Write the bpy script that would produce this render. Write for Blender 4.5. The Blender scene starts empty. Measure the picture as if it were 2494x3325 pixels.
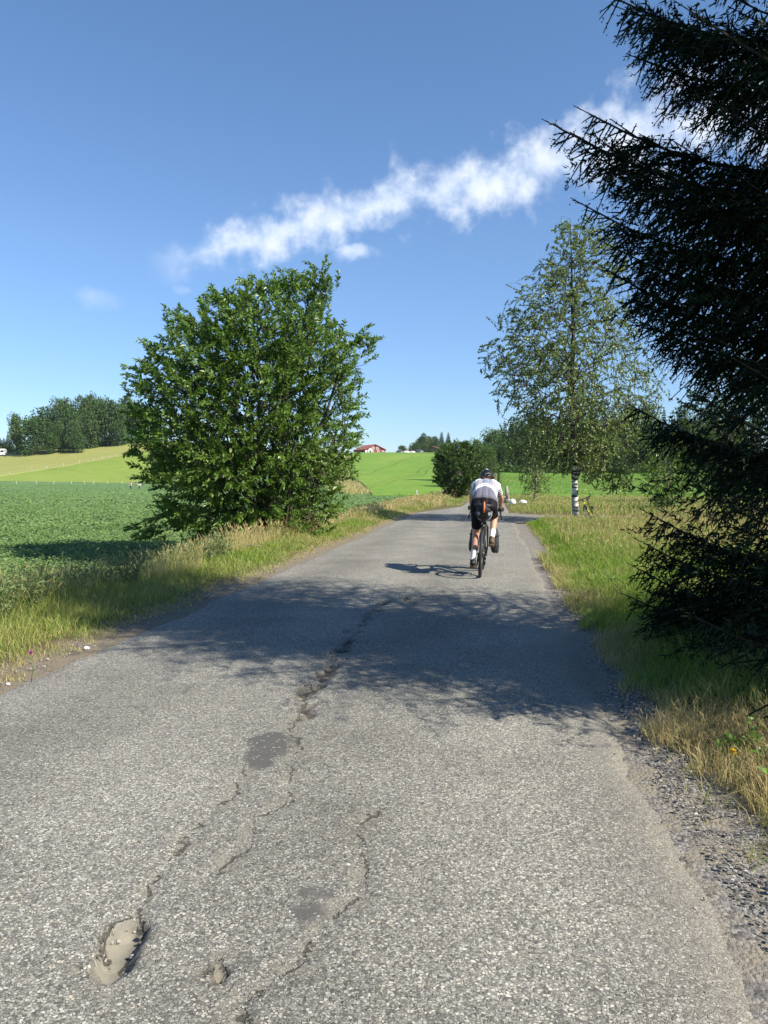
import bpy, bmesh, math, random
import numpy as np
from mathutils import Vector, Matrix

R = math.radians
rng = np.random.default_rng(7)
random.seed(7)
scene = bpy.context.scene
COL = scene.collection

# ------------------------------------------------------------------ camera
CAM_H = 1.44
F_PX, CX, CY = 769.0, 384.0, 512.0          # focal length and centre for a 768 x 1024 frame
YAW, PITCH = R(8.0), R(2.38)                # looks 8 degrees left of the road, slightly down
cam_d = bpy.data.cameras.new('camera')
cam = bpy.data.objects.new('camera', cam_d)
COL.objects.link(cam)
cam.location = (0, 0, CAM_H)
cam.rotation_euler = (R(90) - PITCH, 0, YAW)
cam_d.sensor_fit = 'VERTICAL'
cam_d.sensor_height = 24.0
cam_d.lens = 24.0 * F_PX / 1024.0
cam_d.clip_start = 0.05
cam_d.clip_end = 12000
scene.camera = cam

# ------------------------------------------------------------------ light
SUN_EL = R(41.0)
SUN_AZ = math.atan2(1.0, -0.45)             # clockwise from +Y: from the right and a little behind
S_DIR = Vector((math.sin(SUN_AZ) * math.cos(SUN_EL), math.cos(SUN_AZ) * math.cos(SUN_EL), math.sin(SUN_EL)))
sun_d = bpy.data.lights.new('sun', 'SUN')
sun_d.energy = 4.9
sun_d.angle = R(0.55)
sun_d.color = (1.0, 0.92, 0.79)
sun = bpy.data.objects.new('sun', sun_d)
COL.objects.link(sun)
sun.rotation_euler = S_DIR.to_track_quat('Z', 'Y').to_euler()
sun.location = (20, -10, 30)

scene.view_settings.view_transform = 'Standard'
scene.view_settings.look = 'None'
scene.view_settings.gamma = 1.0
scene.view_settings.exposure = 0.98
scene.view_settings.use_curve_mapping = False
scene.render.engine = 'CYCLES'
scene.cycles.max_bounces = 6
scene.cycles.diffuse_bounces = 3
scene.cycles.glossy_bounces = 2
scene.cycles.transmission_bounces = 4
scene.cycles.transparent_max_bounces = 4
scene.cycles.caustics_reflective = False
scene.cycles.caustics_refractive = False
scene.cycles.sample_clamp_indirect = 6.0
scene.cycles.use_denoising = True


# directions through a pixel of the 768 x 1024 frame, used only to measure where things stand
f0 = np.array([-math.sin(YAW), math.cos(YAW), 0.0])
RT = np.array([math.cos(YAW), math.sin(YAW), 0.0])
ZU = np.array([0, 0, 1.0])
FW = f0 * math.cos(PITCH) - ZU * math.sin(PITCH)
UP = f0 * math.sin(PITCH) + ZU * math.cos(PITCH)
CAMP = np.array([0, 0, CAM_H])
SRC = 768.0 / 2494.0


def ray(u, v):
    return FW + (u - CX) / F_PX * RT + (CY - v) / F_PX * UP


def ground_at(u, v, z=0.0):
    d = ray(u, v)
    t = (z - CAM_H) / d[2]
    return CAMP + d * t


def plan_at(u, depth):
    p = f0 * depth + RT * ((u - CX) / F_PX * depth)
    return p[0], p[1]


class NT:
    """small helper for node trees"""
    def __init__(self, tree):
        self.t = tree
        tree.nodes.clear()

    def n(self, kind, **kw):
        nd = self.t.nodes.new(kind)
        ins = kw.pop('ins', None)
        for k, val in kw.items():
            setattr(nd, k, val)
        if ins:
            for k, val in ins.items():
                self.set(nd, k, val)
        return nd

    def set(self, nd, k, val):
        sock = nd.inputs[k]
        if isinstance(val, bpy.types.NodeSocket):
            self.t.links.new(val, sock)
        elif isinstance(val, bpy.types.Node):
            self.t.links.new(val.outputs[0], sock)
        else:
            sock.default_value = val

    def math(self, op, a, b=None, c=None, clamp=False):
        nd = self.n('ShaderNodeMath', operation=op, use_clamp=clamp)
        self.set(nd, 0, a)
        if b is not None:
            self.set(nd, 1, b)
        if c is not None:
            self.set(nd, 2, c)
        return nd.outputs[0]

    def vmath(self, op, a, b=None, out=0):
        nd = self.n('ShaderNodeVectorMath', operation=op)
        self.set(nd, 0, a)
        if b is not None:
            self.set(nd, 1, b)
        return nd.outputs[out]

    def smooth(self, x, lo, hi):
        nd = self.n('ShaderNodeMapRange', interpolation_type='SMOOTHSTEP')
        self.set(nd, 0, x)
        nd.inputs[1].default_value = lo
        nd.inputs[2].default_value = hi
        nd.inputs[3].default_value = 0.0
        nd.inputs[4].default_value = 1.0
        return nd.outputs[0]

    def mix(self, f, a, b, blend='MIX'):
        nd = self.n('ShaderNodeMix', data_type='RGBA', blend_type=blend, clamp_factor=True)
        self.set(nd, 0, f)
        self.set(nd, 6, a)
        self.set(nd, 7, b)
        return nd.outputs[2]

    def ramp(self, f, stops):
        nd = self.n('ShaderNodeValToRGB')
        cr = nd.color_ramp
        while len(cr.elements) < len(stops):
            cr.elements.new(0.5)
        for e, (p, c) in zip(cr.elements, stops):
            e.position = p
            e.color = tuple(c) + ((1.0,) if len(c) == 3 else ())
        self.set(nd, 0, f)
        return nd.outputs[0]

    def noise(self, vec, scale, detail=3.0, rough=0.55, out=0, dim='3D'):
        nd = self.n('ShaderNodeTexNoise', noise_dimensions=dim)
        if vec is not None:
            self.set(nd, 'Vector', vec)
        nd.inputs['Scale'].default_value = scale
        nd.inputs['Detail'].default_value = detail
        nd.inputs['Roughness'].default_value = rough
        return nd.outputs[out]


# ------------------------------------------------------------------ sky
world = bpy.data.worlds.new('World')
scene.world = world
world.use_nodes = True
w = NT(world.node_tree)
sky = w.n('ShaderNodeTexSky', sky_type='NISHITA', sun_disc=False)
sky.sun_elevation = SUN_EL
sky.sun_rotation = SUN_AZ
sky.altitude = 100
sky.air_density = 1.0
sky.dust_density = 0.05
sky.ozone_density = 2.0
SKY_STRENGTH = 0.079
HAZE = 0.00009
tc = w.n('ShaderNodeTexCoord')
dvec = tc.outputs['Generated']
elev = w.n('ShaderNodeSeparateXYZ', ins={0: dvec}).outputs[2]
hz_t = w.ramp(elev, [(0.0, (.60, .74, .96)), (0.10, (.66, .81, 1.04)), (0.28, (.80, .95, 1.12)), (0.6, (.80, 1.02, 1.18))])
skyc = w.mix(1.0, sky.outputs[0], hz_t, 'MULTIPLY')
# a bank of cloud that crosses the sky in front, along a great circle through four measured directions
bdirs = [ray(*p) for p in ((185, 262), (300, 222), (420, 196), (520, 175), (640, 138))]
bdirs = np.array([d / np.linalg.norm(d) for d in bdirs])
_, _, vt = np.linalg.svd(bdirs)
bn = vt[2] * np.sign(vt[2][2])
b_al = bdirs[-1] - bdirs[0]
b_al /= np.linalg.norm(b_al)
a_lo, a_hi = float(b_al @ bdirs[0]), float(b_al @ bdirs[-1])
wob = w.math('MULTIPLY', w.math('SUBTRACT', w.noise(dvec, 7.0, 2.0), 0.5), 0.022)
perp = w.math('ADD', w.vmath('DOT_PRODUCT', dvec, tuple(bn), out=1), wob)
along = w.vmath('DOT_PRODUCT', dvec, tuple(b_al), out=1)
wid = w.n('ShaderNodeMapRange', ins={0: along, 1: a_lo - 0.03, 2: a_hi + 0.1, 3: 0.030, 4: 0.066}).outputs[0]
band = w.math('SUBTRACT', 1.0, w.math('DIVIDE', w.math('ABSOLUTE', perp), wid))
ends = w.smooth(along, a_lo - 0.05, a_lo + 0.06)
puff = w.noise(dvec, 24.0, 8.0, 0.55)
puff2 = w.noise(dvec, 9.0, 3.0, 0.5)
dens = w.math('ADD', w.math('MULTIPLY', band, 0.80), w.math('ADD', w.math('MULTIPLY', w.math('SUBTRACT', puff, 0.5), 2.0), w.math('MULTIPLY', w.math('SUBTRACT', puff2, 0.5), 0.7)))
dens = w.math('MULTIPLY', w.smooth(dens, 0.02, 0.85), ends)
# small single cloud under the bank and faint wisps
for (pu, pv), rx, s in (((357, 251), 0.036, 0.8), ((100, 297), 0.045, 0.25), ((185, 290), 0.02, 0.25)):
    d1 = ray(pu, pv)
    d1 /= np.linalg.norm(d1)
    dv = w.vmath('SUBTRACT', dvec, tuple(d1))
    dv = w.vmath('MULTIPLY', dv, (1.0, 1.0, 2.4))
    ln = w.vmath('LENGTH', dv, out=1)
    bl = w.math('SUBTRACT', 1.0, w.math('DIVIDE', ln, rx))
    bl = w.math('ADD', bl, w.math('MULTIPLY', w.math('SUBTRACT', puff, 0.5), 2.2))
    dens = w.math('MAXIMUM', dens, w.math('MULTIPLY', w.smooth(bl, 0.1, 0.9), s))
ccol = w.mix(w.smooth(puff, 0.35, 0.7), (5.6, 6.4, 7.8, 1), (7.6, 7.9, 8.4, 1))
dens = w.math('MULTIPLY', dens, 0.76)
final = w.mix(dens, skyc, ccol)
bg = w.n('ShaderNodeBackground', ins={'Color': final, 'Strength': SKY_STRENGTH})
wo = w.n('ShaderNodeOutputWorld', ins={'Surface': bg})


# ------------------------------------------------------------------ mesh helpers
def hash2(ix, iy, seed):
    n = (ix.astype(np.int64) * 374761393 + iy.astype(np.int64) * 668265263 + seed * 974711) & 0xffffffff
    n = ((n ^ (n >> 13)) * 1274126177) & 0xffffffff
    n = n ^ (n >> 16)
    return (n & 0xffff) / 65535.0


def vnoise(x, y, seed=0):
    x = np.asarray(x, float)
    y = np.asarray(y, float)
    ix, iy = np.floor(x), np.floor(y)
    fx, fy = x - ix, y - iy
    fx = fx * fx * (3 - 2 * fx)
    fy = fy * fy * (3 - 2 * fy)
    a, b = hash2(ix, iy, seed), hash2(ix + 1, iy, seed)
    c, d = hash2(ix, iy + 1, seed), hash2(ix + 1, iy + 1, seed)
    return (a * (1 - fx) + b * fx) * (1 - fy) + (c * (1 - fx) + d * fx) * fy


def fbm(x, y, seed=0, octaves=4):
    s, amp, tot = 0.0, 1.0, 0.0
    for o in range(octaves):
        s = s + amp * vnoise(np.asarray(x) * 2 ** o, np.asarray(y) * 2 ** o, seed + o * 17)
        tot += amp
        amp *= 0.5
    return s / tot


def sstep(x, lo, hi):
    t = np.clip((np.asarray(x, float) - lo) / (hi - lo), 0, 1)
    return t * t * (3 - 2 * t)


def norm(v):
    return v / np.maximum(np.linalg.norm(v, axis=-1, keepdims=True), 1e-9)


def make_mesh(name, V, faces, mats=(), smooth=False, attrs=None, mat_idx=None):
    """V (n,3); faces: list of int arrays, each (k,3) or (k,4)"""
    me = bpy.data.meshes.new(name)
    V = np.ascontiguousarray(V, dtype=np.float32)
    if not isinstance(faces, (list, tuple)):
        faces = [faces]
    faces = [np.asarray(f, dtype=np.int32) for f in faces if len(f)]
    me.vertices.add(len(V))
    me.vertices.foreach_set('co', V.ravel())
    loops = np.concatenate([f.ravel() for f in faces])
    sizes = np.concatenate([np.full(len(f), f.shape[1], np.int32) for f in faces])
    starts = np.concatenate([[0], np.cumsum(sizes)[:-1]]).astype(np.int32)
    me.loops.add(len(loops))
    me.loops.foreach_set('vertex_index', loops)
    me.polygons.add(len(sizes))
    me.polygons.foreach_set('loop_start', starts)
    if smooth:
        me.polygons.foreach_set('use_smooth', np.ones(len(sizes), bool))
    else:
        me.polygons.foreach_set('use_smooth', np.zeros(len(sizes), bool))
    for m in mats:
        me.materials.append(m)
    if mat_idx is not None:
        me.polygons.foreach_set('material_index', np.asarray(mat_idx, np.int32))
    for k, a in (attrs or {}).items():
        a = np.asarray(a, np.float32)
        if a.ndim == 1:
            at = me.attributes.new(k, 'FLOAT', 'POINT')
            at.data.foreach_set('value', a)
        else:
            at = me.attributes.new(k, 'FLOAT_COLOR', 'POINT')
            if a.shape[1] == 3:
                a = np.concatenate([a, np.ones((len(a), 1), np.float32)], 1)
            at.data.foreach_set('color', a.ravel())
    me.update()
    me.validate()
    return me


def link(name, me, parent=None, loc=None, kind=None):
    o = bpy.data.objects.new(name, me)
    COL.objects.link(o)
    if parent is not None:
        o.parent = parent
    if loc is not None:
        o.location = loc
    if kind:
        o['kind'] = kind
    return o


def empty(name, loc=(0, 0, 0), rot=(0, 0, 0)):
    o = bpy.data.objects.new(name, None)
    COL.objects.link(o)
    o.location = loc
    o.rotation_euler = rot
    o.empty_display_size = 0.2
    return o


def tag(o, label, cat, group=None, kind=None):
    o['label'] = label
    o['category'] = cat
    if group:
        o['group'] = group
    if kind:
        o['kind'] = kind
    return o


def copy_tree(o, parent=None):
    c = o.copy()
    COL.objects.link(c)
    c.parent = parent
    for ch in list(o.children):
        copy_tree(ch, c)
    return c


class MB:
    """collects vertices and faces for one mesh"""
    def __init__(self):
        self.V, self.F, self.A = [], {3: [], 4: []}, []
        self.n = 0

    def add(self, V, F, a=None):
        V = np.asarray(V, float).reshape(-1, 3)
        if not isinstance(F, list):
            F = [F]
        for f in F:
            f = np.asarray(f, np.int64)
            if len(f):
                self.F[f.shape[1]].append(f + self.n)
        self.V.append(V)
        self.A.append(np.full(len(V), 0.5) if a is None else np.broadcast_to(np.asarray(a, float), (len(V),)))
        self.n += len(V)

    def mesh(self, name, mats, smooth=False, attr=None):
        fs = [np.concatenate(v) for v in self.F.values() if v]
        return make_mesh(name, np.concatenate(self.V), fs, mats, smooth, {attr: np.concatenate(self.A)} if attr else None)

    def build(self, name, mat, parent=None, smooth=False, attr=None, kind=None):
        mats = mat if isinstance(mat, (list, tuple)) else [mat]
        return link(name, self.mesh(name, mats, smooth, attr), parent, kind=kind)

    # --- primitives
    def box(self, c, s, M=None):
        c, s = np.array(c, float), np.array(s, float) / 2
        v = np.array([[x, y, z] for x in (-1, 1) for y in (-1, 1) for z in (-1, 1)], float) * s
        if M is not None:
            v = v @ np.array(M).T
        self.add(v + c, np.array([[0, 1, 3, 2], [4, 6, 7, 5], [0, 4, 5, 1], [2, 3, 7, 6], [0, 2, 6, 4], [1, 5, 7, 3]]))
        return self

    def tube(self, pts, radii, sides=8, caps=True, flat=1.0):
        V, F = tube_geo(pts, radii, sides, caps)
        self.add(V, F)
        return self

    def ellipsoid(self, c, r, seg=12, rings=8, M=None):
        V, F = sphere_geo(seg, rings)
        V = V * np.array(r)
        if M is not None:
            V = V @ np.array(M).T
        self.add(V + np.array(c), F)
        return self

    def torus(self, c, Rm, rm, axis='x', seg=48, sides=10, squash=1.0):
        a = np.linspace(0, 2 * math.pi, seg, endpoint=False)
        b = np.linspace(0, 2 * math.pi, sides, endpoint=False)
        A, B = np.meshgrid(a, b, indexing='ij')
        rr = Rm + rm * np.cos(B)
        P = np.stack([rm * squash * np.sin(B), rr * np.cos(A), rr * np.sin(A)], -1).reshape(-1, 3)
        i, j = np.meshgrid(np.arange(seg), np.arange(sides), indexing='ij')
        q = np.stack([i * sides + j, ((i + 1) % seg) * sides + j, ((i + 1) % seg) * sides + (j + 1) % sides, i * sides + (j + 1) % sides], -1).reshape(-1, 4)
        self.add(P + np.array(c), q)
        return self


def sphere_geo(seg=12, rings=8):
    V = [[0, 0, 1]]
    for i in range(1, rings):
        t = math.pi * i / rings
        for j in range(seg):
            p = 2 * math.pi * j / seg
            V.append([math.sin(t) * math.cos(p), math.sin(t) * math.sin(p), math.cos(t)])
    V.append([0, 0, -1])
    T, Q = [], []
    for j in range(seg):
        T.append([0, 1 + j, 1 + (j + 1) % seg])
        b = 1 + (rings - 2) * seg
        T.append([len(V) - 1, b + (j + 1) % seg, b + j])
    for i in range(rings - 2):
        for j in range(seg):
            a = 1 + i * seg + j
            b = 1 + i * seg + (j + 1) % seg
            Q.append([a, a + seg, b + seg, b])
    return np.array(V, float), [np.array(T), np.array(Q)]


def tube_geo(pts, radii, sides=8, caps=True):
    P = np.asarray(pts, float)
    k = len(P)
    r = np.broadcast_to(np.asarray(radii, float), (k,))
    T = np.gradient(P, axis=0)
    T = norm(T)
    ref = np.array([0, 0, 1.0]) if abs(T[0][2]) < 0.9 else np.array([1.0, 0, 0])
    V = []
    u = norm(np.cross(T[0], ref))
    for i in range(k):
        u = u - T[i] * (u @ T[i])
        u = u / max(np.linalg.norm(u), 1e-9)
        wv = np.cross(T[i], u)
        a = np.linspace(0, 2 * math.pi, sides, endpoint=False)
        V.append(P[i] + r[i] * (np.cos(a)[:, None] * u + np.sin(a)[:, None] * wv))
    V = np.concatenate(V)
    Q = []
    for i in range(k - 1):
        j = np.arange(sides)
        Q.append(np.stack([i * sides + j, i * sides + (j + 1) % sides, (i + 1) * sides + (j + 1) % sides, (i + 1) * sides + j], 1))
    F = [np.concatenate(Q)]
    if caps:
        V = np.concatenate([V, P[:1], P[-1:]])
        j = np.arange(sides)
        F.append(np.concatenate([np.stack([(j + 1) % sides, j, np.full(sides, k * sides)], 1),
                                 np.stack([(k - 1) * sides + j, (k - 1) * sides + (j + 1) % sides, np.full(sides, k * sides + 1)], 1)]))
    return V, F


def segments_geo(A, B, ra, rb, sides=4):
    """many tapered prisms at once"""
    A, B = np.asarray(A, float), np.asarray(B, float)
    n = len(A)
    T = norm(B - A)
    ref = np.where(np.abs(T[:, 2:3]) < 0.9, np.array([[0, 0, 1.0]]), np.array([[1.0, 0, 0]]))
    u = norm(np.cross(T, ref))
    wv = np.cross(T, u)
    a = np.linspace(0, 2 * math.pi, sides, endpoint=False)
    ring = np.cos(a)[None, :, None] * u[:, None] + np.sin(a)[None, :, None] * wv[:, None]
    VA = A[:, None] + ring * np.asarray(ra)[:, None, None]
    VB = B[:, None] + ring * np.asarray(rb)[:, None, None]
    V = np.concatenate([VA, VB], 1).reshape(-1, 3)
    j = np.arange(sides)
    q = np.stack([j, (j + 1) % sides, sides + (j + 1) % sides, sides + j], 1)
    F = (np.arange(n)[:, None, None] * (2 * sides) + q[None]).reshape(-1, 4)
    return V, F


def leaves_geo(P, D, N, L, W, fold=0.25, curl=0.15, rich=False):
    """many leaves: P base, D axis, N face normal"""
    n = len(P)
    D = norm(D)
    S = norm(np.cross(D, N))
    N = np.cross(S, D)
    L = np.broadcast_to(np.asarray(L, float), (n,))[:, None]
    W = np.broadcast_to(np.asarray(W, float), (n,))[:, None]
    if not rich:
        v = np.stack([P, P + .45 * L * D - .5 * W * S + fold * W * N, P + L * D - curl * L * N, P + .45 * L * D + .5 * W * S + fold * W * N], 1)
        F = np.array([[0, 3, 2], [0, 2, 1]])
        k = 4
        Fs = (np.arange(n)[:, None, None] * k + F[None]).reshape(-1, 3)
        return v.reshape(-1, 3), [Fs], k
    v = np.stack([P,
                  P + .3 * L * D - .46 * W * S + fold * W * N, P + .3 * L * D + .46 * W * S + fold * W * N,
                  P + .68 * L * D - .36 * W * S + (fold * W - .4 * curl * L) * N, P + .68 * L * D + .36 * W * S + (fold * W - .4 * curl * L) * N,
                  P + L * D - curl * L * N], 1)
    k = 6
    T = np.array([[0, 2, 1], [3, 4, 5]])
    Q = np.array([[1, 2, 4, 3]])
    return v.reshape(-1, 3), [(np.arange(n)[:, None, None] * k + T[None]).reshape(-1, 3), (np.arange(n)[:, None, None] * k + Q[None]).reshape(-1, 4)], k


def rand_unit(n):
    return norm(rng.normal(size=(n, 3)))


# ------------------------------------------------------------------ materials
def mat_new(name):
    m = bpy.data.materials.new(name)
    m.use_nodes = True
    return m, NT(m.node_tree)


def finish(nt, shader, disp=None):
    o = nt.n('ShaderNodeOutputMaterial')
    nt.set(o, 'Surface', shader)
    return o


def plain(name, col, rough=0.6, metal=0.0, var=0.12, scale=30.0, spec=0.4, bump=0.0):
    """plain paint, cloth, rubber: a base colour with fine procedural variation"""
    m, t = mat_new(name)
    pos = t.n('ShaderNodeTexCoord').outputs['Object']
    nz = t.noise(pos, scale, 4.0)
    c = t.mix(nz, tuple(x * (1 - var) for x in col) + (1,), tuple(min(1, x * (1 + var)) for x in col) + (1,))
    b = t.n('ShaderNodeBsdfPrincipled', ins={'Base Color': c, 'Roughness': rough, 'Metallic': metal, 'Specular IOR Level': spec})
    if bump:
        bm_ = t.n('ShaderNodeBump', ins={'Height': nz, 'Strength': bump, 'Distance': 0.01})
        t.set(b, 'Normal', bm_)
    finish(t, b)
    return m


def leaf_mat(name, dark, light, rough=0.5, trans=0.35, tcol=None, spec=0.35, hue_far=None):
    """foliage: colour picked per leaf by the 'tint' attribute, light passes through"""
    m, t = mat_new(name)
    a = t.n('ShaderNodeAttribute', attribute_name='tint').outputs['Fac']
    c = t.mix(a, dark + (1,), light + (1,))
    b = t.n('ShaderNodeBsdfPrincipled', ins={'Base Color': c, 'Roughness': rough, 'Specular IOR Level': spec})
    tr = t.n('ShaderNodeBsdfTranslucent', ins={'Color': t.mix(0.5, c, (tcol or light) + (1,))})
    mx = t.n('ShaderNodeMixShader', ins={0: trans, 1: b, 2: tr})
    finish(t, mx)
    return m


def grass_mat(name, green_d, green_l, dry, rough=0.55, trans=0.4):
    """grass blades: 'tint' picks the green, 'dry' blends towards straw"""
    m, t = mat_new(name)
    a = t.n('ShaderNodeAttribute', attribute_name='tint').outputs['Fac']
    d = t.n('ShaderNodeAttribute', attribute_name='dry').outputs['Fac']
    c = t.mix(d, t.mix(a, green_d + (1,), green_l + (1,)), t.mix(a, tuple(x * .7 for x in dry) + (1,), tuple(min(1, x * 1.25) for x in dry) + (1,)))
    b = t.n('ShaderNodeBsdfPrincipled', ins={'Base Color': c, 'Roughness': rough, 'Specular IOR Level': 0.25})
    tr = t.n('ShaderNodeBsdfTranslucent', ins={'Color': c})
    mx = t.n('ShaderNodeMixShader', ins={0: trans, 1: b, 2: tr})
    finish(t, mx)
    return m


def bark_mat(name, a, b, scale=12.0):
    m, t = mat_new(name)
    pos = t.n('ShaderNodeTexCoord').outputs['Object']
    st = t.vmath('MULTIPLY', pos, (1, 1, .25))
    nz = t.noise(st, scale, 6.0, 0.65)
    c = t.mix(nz, a + (1,), b + (1,))
    bs = t.n('ShaderNodeBsdfPrincipled', ins={'Base Color': c, 'Roughness': 0.85, 'Specular IOR Level': 0.2})
    t.set(bs, 'Normal', t.n('ShaderNodeBump', ins={'Height': nz, 'Strength': 0.6, 'Distance': 0.02}))
    finish(t, bs)
    return m


# ================================================================== TERRAIN
def cam_DU(x, y):
    D = x * f0[0] + y * f0[1]
    Ds = np.where(np.abs(D) < 1e-3, 1e-3, D)
    U = CX + F_PX * (x * RT[0] + y * RT[1]) / Ds
    U = np.where(D > 0.5, U, np.where(x < 0, -900.0, 1500.0))
    return D, U


ROAD_L, ROAD_R = -3.40, 0.83


def road_left(y):
    y = np.asarray(y, float)
    return ROAD_L + 1.75 * sstep(y, 33, 43) + 0.10 * (fbm(y * .9, y * 0, 3) - .5) + 0.05 * (vnoise(y * 4, y * 0, 4) - .5)


def road_right(y):
    y = np.asarray(y, float)
    return ROAD_R + 0.12 * (fbm(y * .8, y * 0 + 5, 5) - .5) + 0.06 * (vnoise(y * 5, y * 0, 6) - .5)


def height(x, y):
    x, y = np.asarray(x, float), np.asarray(y, float)
    D, U = cam_DU(x, y)
    left = sstep(-x, 4.5, 6.6)
    off = -0.8 * left
    verge = np.where(x < ROAD_L, 0.06 * sstep(-x, 3.5, 3.9) * (1 - left), 0) + np.where(x > ROAD_R, 0.07 * sstep(x, 1.0, 1.6) - 0.12 * sstep(x, 2.5, 6), 0)
    inn = np.minimum(x - road_left(y), road_right(y) - x)
    z = -0.014 + off + verge - 0.035 * sstep(inn, -.02, .75)
    sr = sstep(x, .75, 1.1) * sstep(y, 25.6, 26.6) * (1 - sstep(y, 33.4, 34.4)) * (1 - sstep(x, 16, 20))
    z = z - sr * (z + .055)
    und = (fbm(x * .35, y * .35, 11, 3) - .5) * 0.12 * sstep(np.abs(x + 1.2), 2.6, 5)
    z = z + und
    # left hill with the pasture and the wood
    kk = 0.78 + 0.22 * np.clip(U / 120.0, 0, 1.2)
    Lh = 0.8 * sstep(D, 140, 216) + kk * 15.2 * np.clip((D - 214) / 88.0, 0, 1) ** 1.15 * (D > 214) + 1.2 * sstep(D, 302, 360)
    # the green hill with the barn
    t = np.clip(D - 95, 0, 330)
    Ch = t * 0.0523 - 5.2 * 0.0523 * (1 - np.exp(-t / 5.2)) - 1.8 * np.sin(np.clip(t / 330, 0, 1) * math.pi * 2) * 0.55 - 12 * sstep(D, 440, 900)
    # meadow and wooded slope on the right
    Rh = np.clip(D - 65, 0, 140) * 0.026 + np.clip(D - 205, 0, 150) * 0.07 - 10 * sstep(D, 420, 900)
    wl = 1 - sstep(U, 180, 340)
    wr = sstep(U, 446, 505)
    z = z + wl * Lh + (1 - wl) * (1 - wr) * Ch + wr * Rh
    return z


def hz(u, depth, dz=0.0):
    x, y = plan_at(u, depth)
    return np.array([x, y, float(height(x, y)) + dz])


# --- ground material: gravel at the tarmac, thatch and soil in the verges, meadow further off
m_ground, t = mat_new('ground_soil')
geo = t.n('ShaderNodeNewGeometry').outputs['Position']
sx = t.n('ShaderNodeSeparateXYZ', ins={0: geo})
X, Y = sx.outputs[0], sx.outputs[1]
n_big = t.noise(geo, 0.6, 4.0)
n_mid = t.noise(geo, 6.0, 5.0, 0.65)
n_fine = t.noise(geo, 70.0, 4.0, 0.7)
soil = t.ramp(n_mid, [(0.25, (.055, .045, .025)), (0.5, (.13, .105, .05)), (0.62, (.10, .12, .035)), (0.8, (.20, .17, .09))])
far = t.ramp(t.noise(geo, 1.3, 6.0, 0.7), [(0.3, (.07, .10, .025)), (0.5, (.13, .15, .04)), (0.7, (.22, .19, .08))])
dcam = t.vmath('LENGTH', geo, out=1)
base = t.mix(t.smooth(dcam, 35, 70), soil, far)
vor = t.n('ShaderNodeTexVoronoi', ins={'Vector': geo, 'Scale': 55.0})
stone = t.mix(t.n('ShaderNodeSeparateColor', ins={0: vor.outputs['Color']}).outputs[0], (.075, .072, .07, 1), (.30, .285, .26, 1))
sand = t.mix(t.smooth(n_mid, .4, .62), stone, (.24, .215, .17, 1))
sand = t.mix(t.math('LESS_THAN', X, 0.0), sand, t.mix(.5, sand, (.17, .13, .075, 1)))
dx = t.math('MAXIMUM', t.math('SUBTRACT', X, ROAD_R), t.math('SUBTRACT', ROAD_L, X))
dxn = t.math('ADD', dx, t.math('MULTIPLY', t.math('SUBTRACT', n_mid, 0.5), 0.5))
gmask = t.math('SUBTRACT', 1.0, t.smooth(dxn, 0.18, 0.42))
gmask = t.math('MULTIPLY', gmask, t.math('SUBTRACT', 1.0, t.smooth(Y, 33, 36)))
colr = t.mix(gmask, base, sand)
b = t.n('ShaderNodeBsdfPrincipled', ins={'Base Color': colr, 'Roughness': 0.95, 'Specular IOR Level': 0.1})
hgt = t.math('ADD', t.math('MULTIPLY', vor.outputs['Distance'], -0.6), n_fine)
t.set(b, 'Normal', t.n('ShaderNodeBump', ins={'Height': hgt, 'Strength': 0.7, 'Distance': 0.02}))
finish(t, b)

r_ = np.concatenate([[0.3], 0.6 * 1.032 ** np.arange(0, 278)])
az = np.concatenate([np.arange(-46, 46, 0.75), np.arange(48, 312, 4.0)])
azr = np.radians(az) - YAW
Rg, Ag = np.meshgrid(r_, azr, indexing='ij')
Xg, Yg = Rg * np.sin(Ag), Rg * np.cos(Ag)
Zg = height(Xg, Yg)
nr, na = Rg.shape
i, j = np.meshgrid(np.arange(nr - 1), np.arange(na), indexing='ij')
q = np.stack([i * na + j, i * na + (j + 1) % na, (i + 1) * na + (j + 1) % na, (i + 1) * na + j], -1).reshape(-1, 4)
V = np.stack([Xg, Yg, Zg], -1).reshape(-1, 3)
V = np.concatenate([V, [[0, 0, -0.045]]])
cap = np.stack([np.full(na, nr * na), (np.arange(na) + 1) % na, np.arange(na)], 1)
ground = link('ground', make_mesh('ground', V, [q, cap[:, ::-1]], [m_ground], True), kind='structure')


def grid_sheet(name, P, mat, skirt=None):
    """P (rows, cols, 3) -> one sheet, optionally with a skirt down by `skirt`"""
    nr, nc = P.shape[:2]
    if skirt:
        Q = np.empty((nr + 2, nc + 2, 3))
        Q[1:-1, 1:-1] = P
        Q[0, 1:-1], Q[-1, 1:-1], Q[1:-1, 0], Q[1:-1, -1] = P[0], P[-1], P[:, 0], P[:, -1]
        Q[0, 0], Q[0, -1], Q[-1, 0], Q[-1, -1] = P[0, 0], P[0, -1], P[-1, 0], P[-1, -1]
        for s in (np.s_[0, :], np.s_[-1, :], np.s_[:, 0], np.s_[:, -1]):
            Q[s][..., 2] -= skirt
        P = Q
        nr, nc = P.shape[:2]
    i, j = np.meshgrid(np.arange(nr - 1), np.arange(nc - 1), indexing='ij')
    q = np.stack([i * nc + j, i * nc + j + 1, (i + 1) * nc + j + 1, (i + 1) * nc + j], -1).reshape(-1, 4)
    r0, c0 = nr // 2, nc // 2
    a, b_, c = P[r0, c0], P[r0, c0 + 1], P[r0 + 1, c0]
    if np.cross(b_ - a, c - a)[2] < 0:
        q = q[:, ::-1]
    return make_mesh(name, P.reshape(-1, 3), q, [mat], True)


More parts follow.
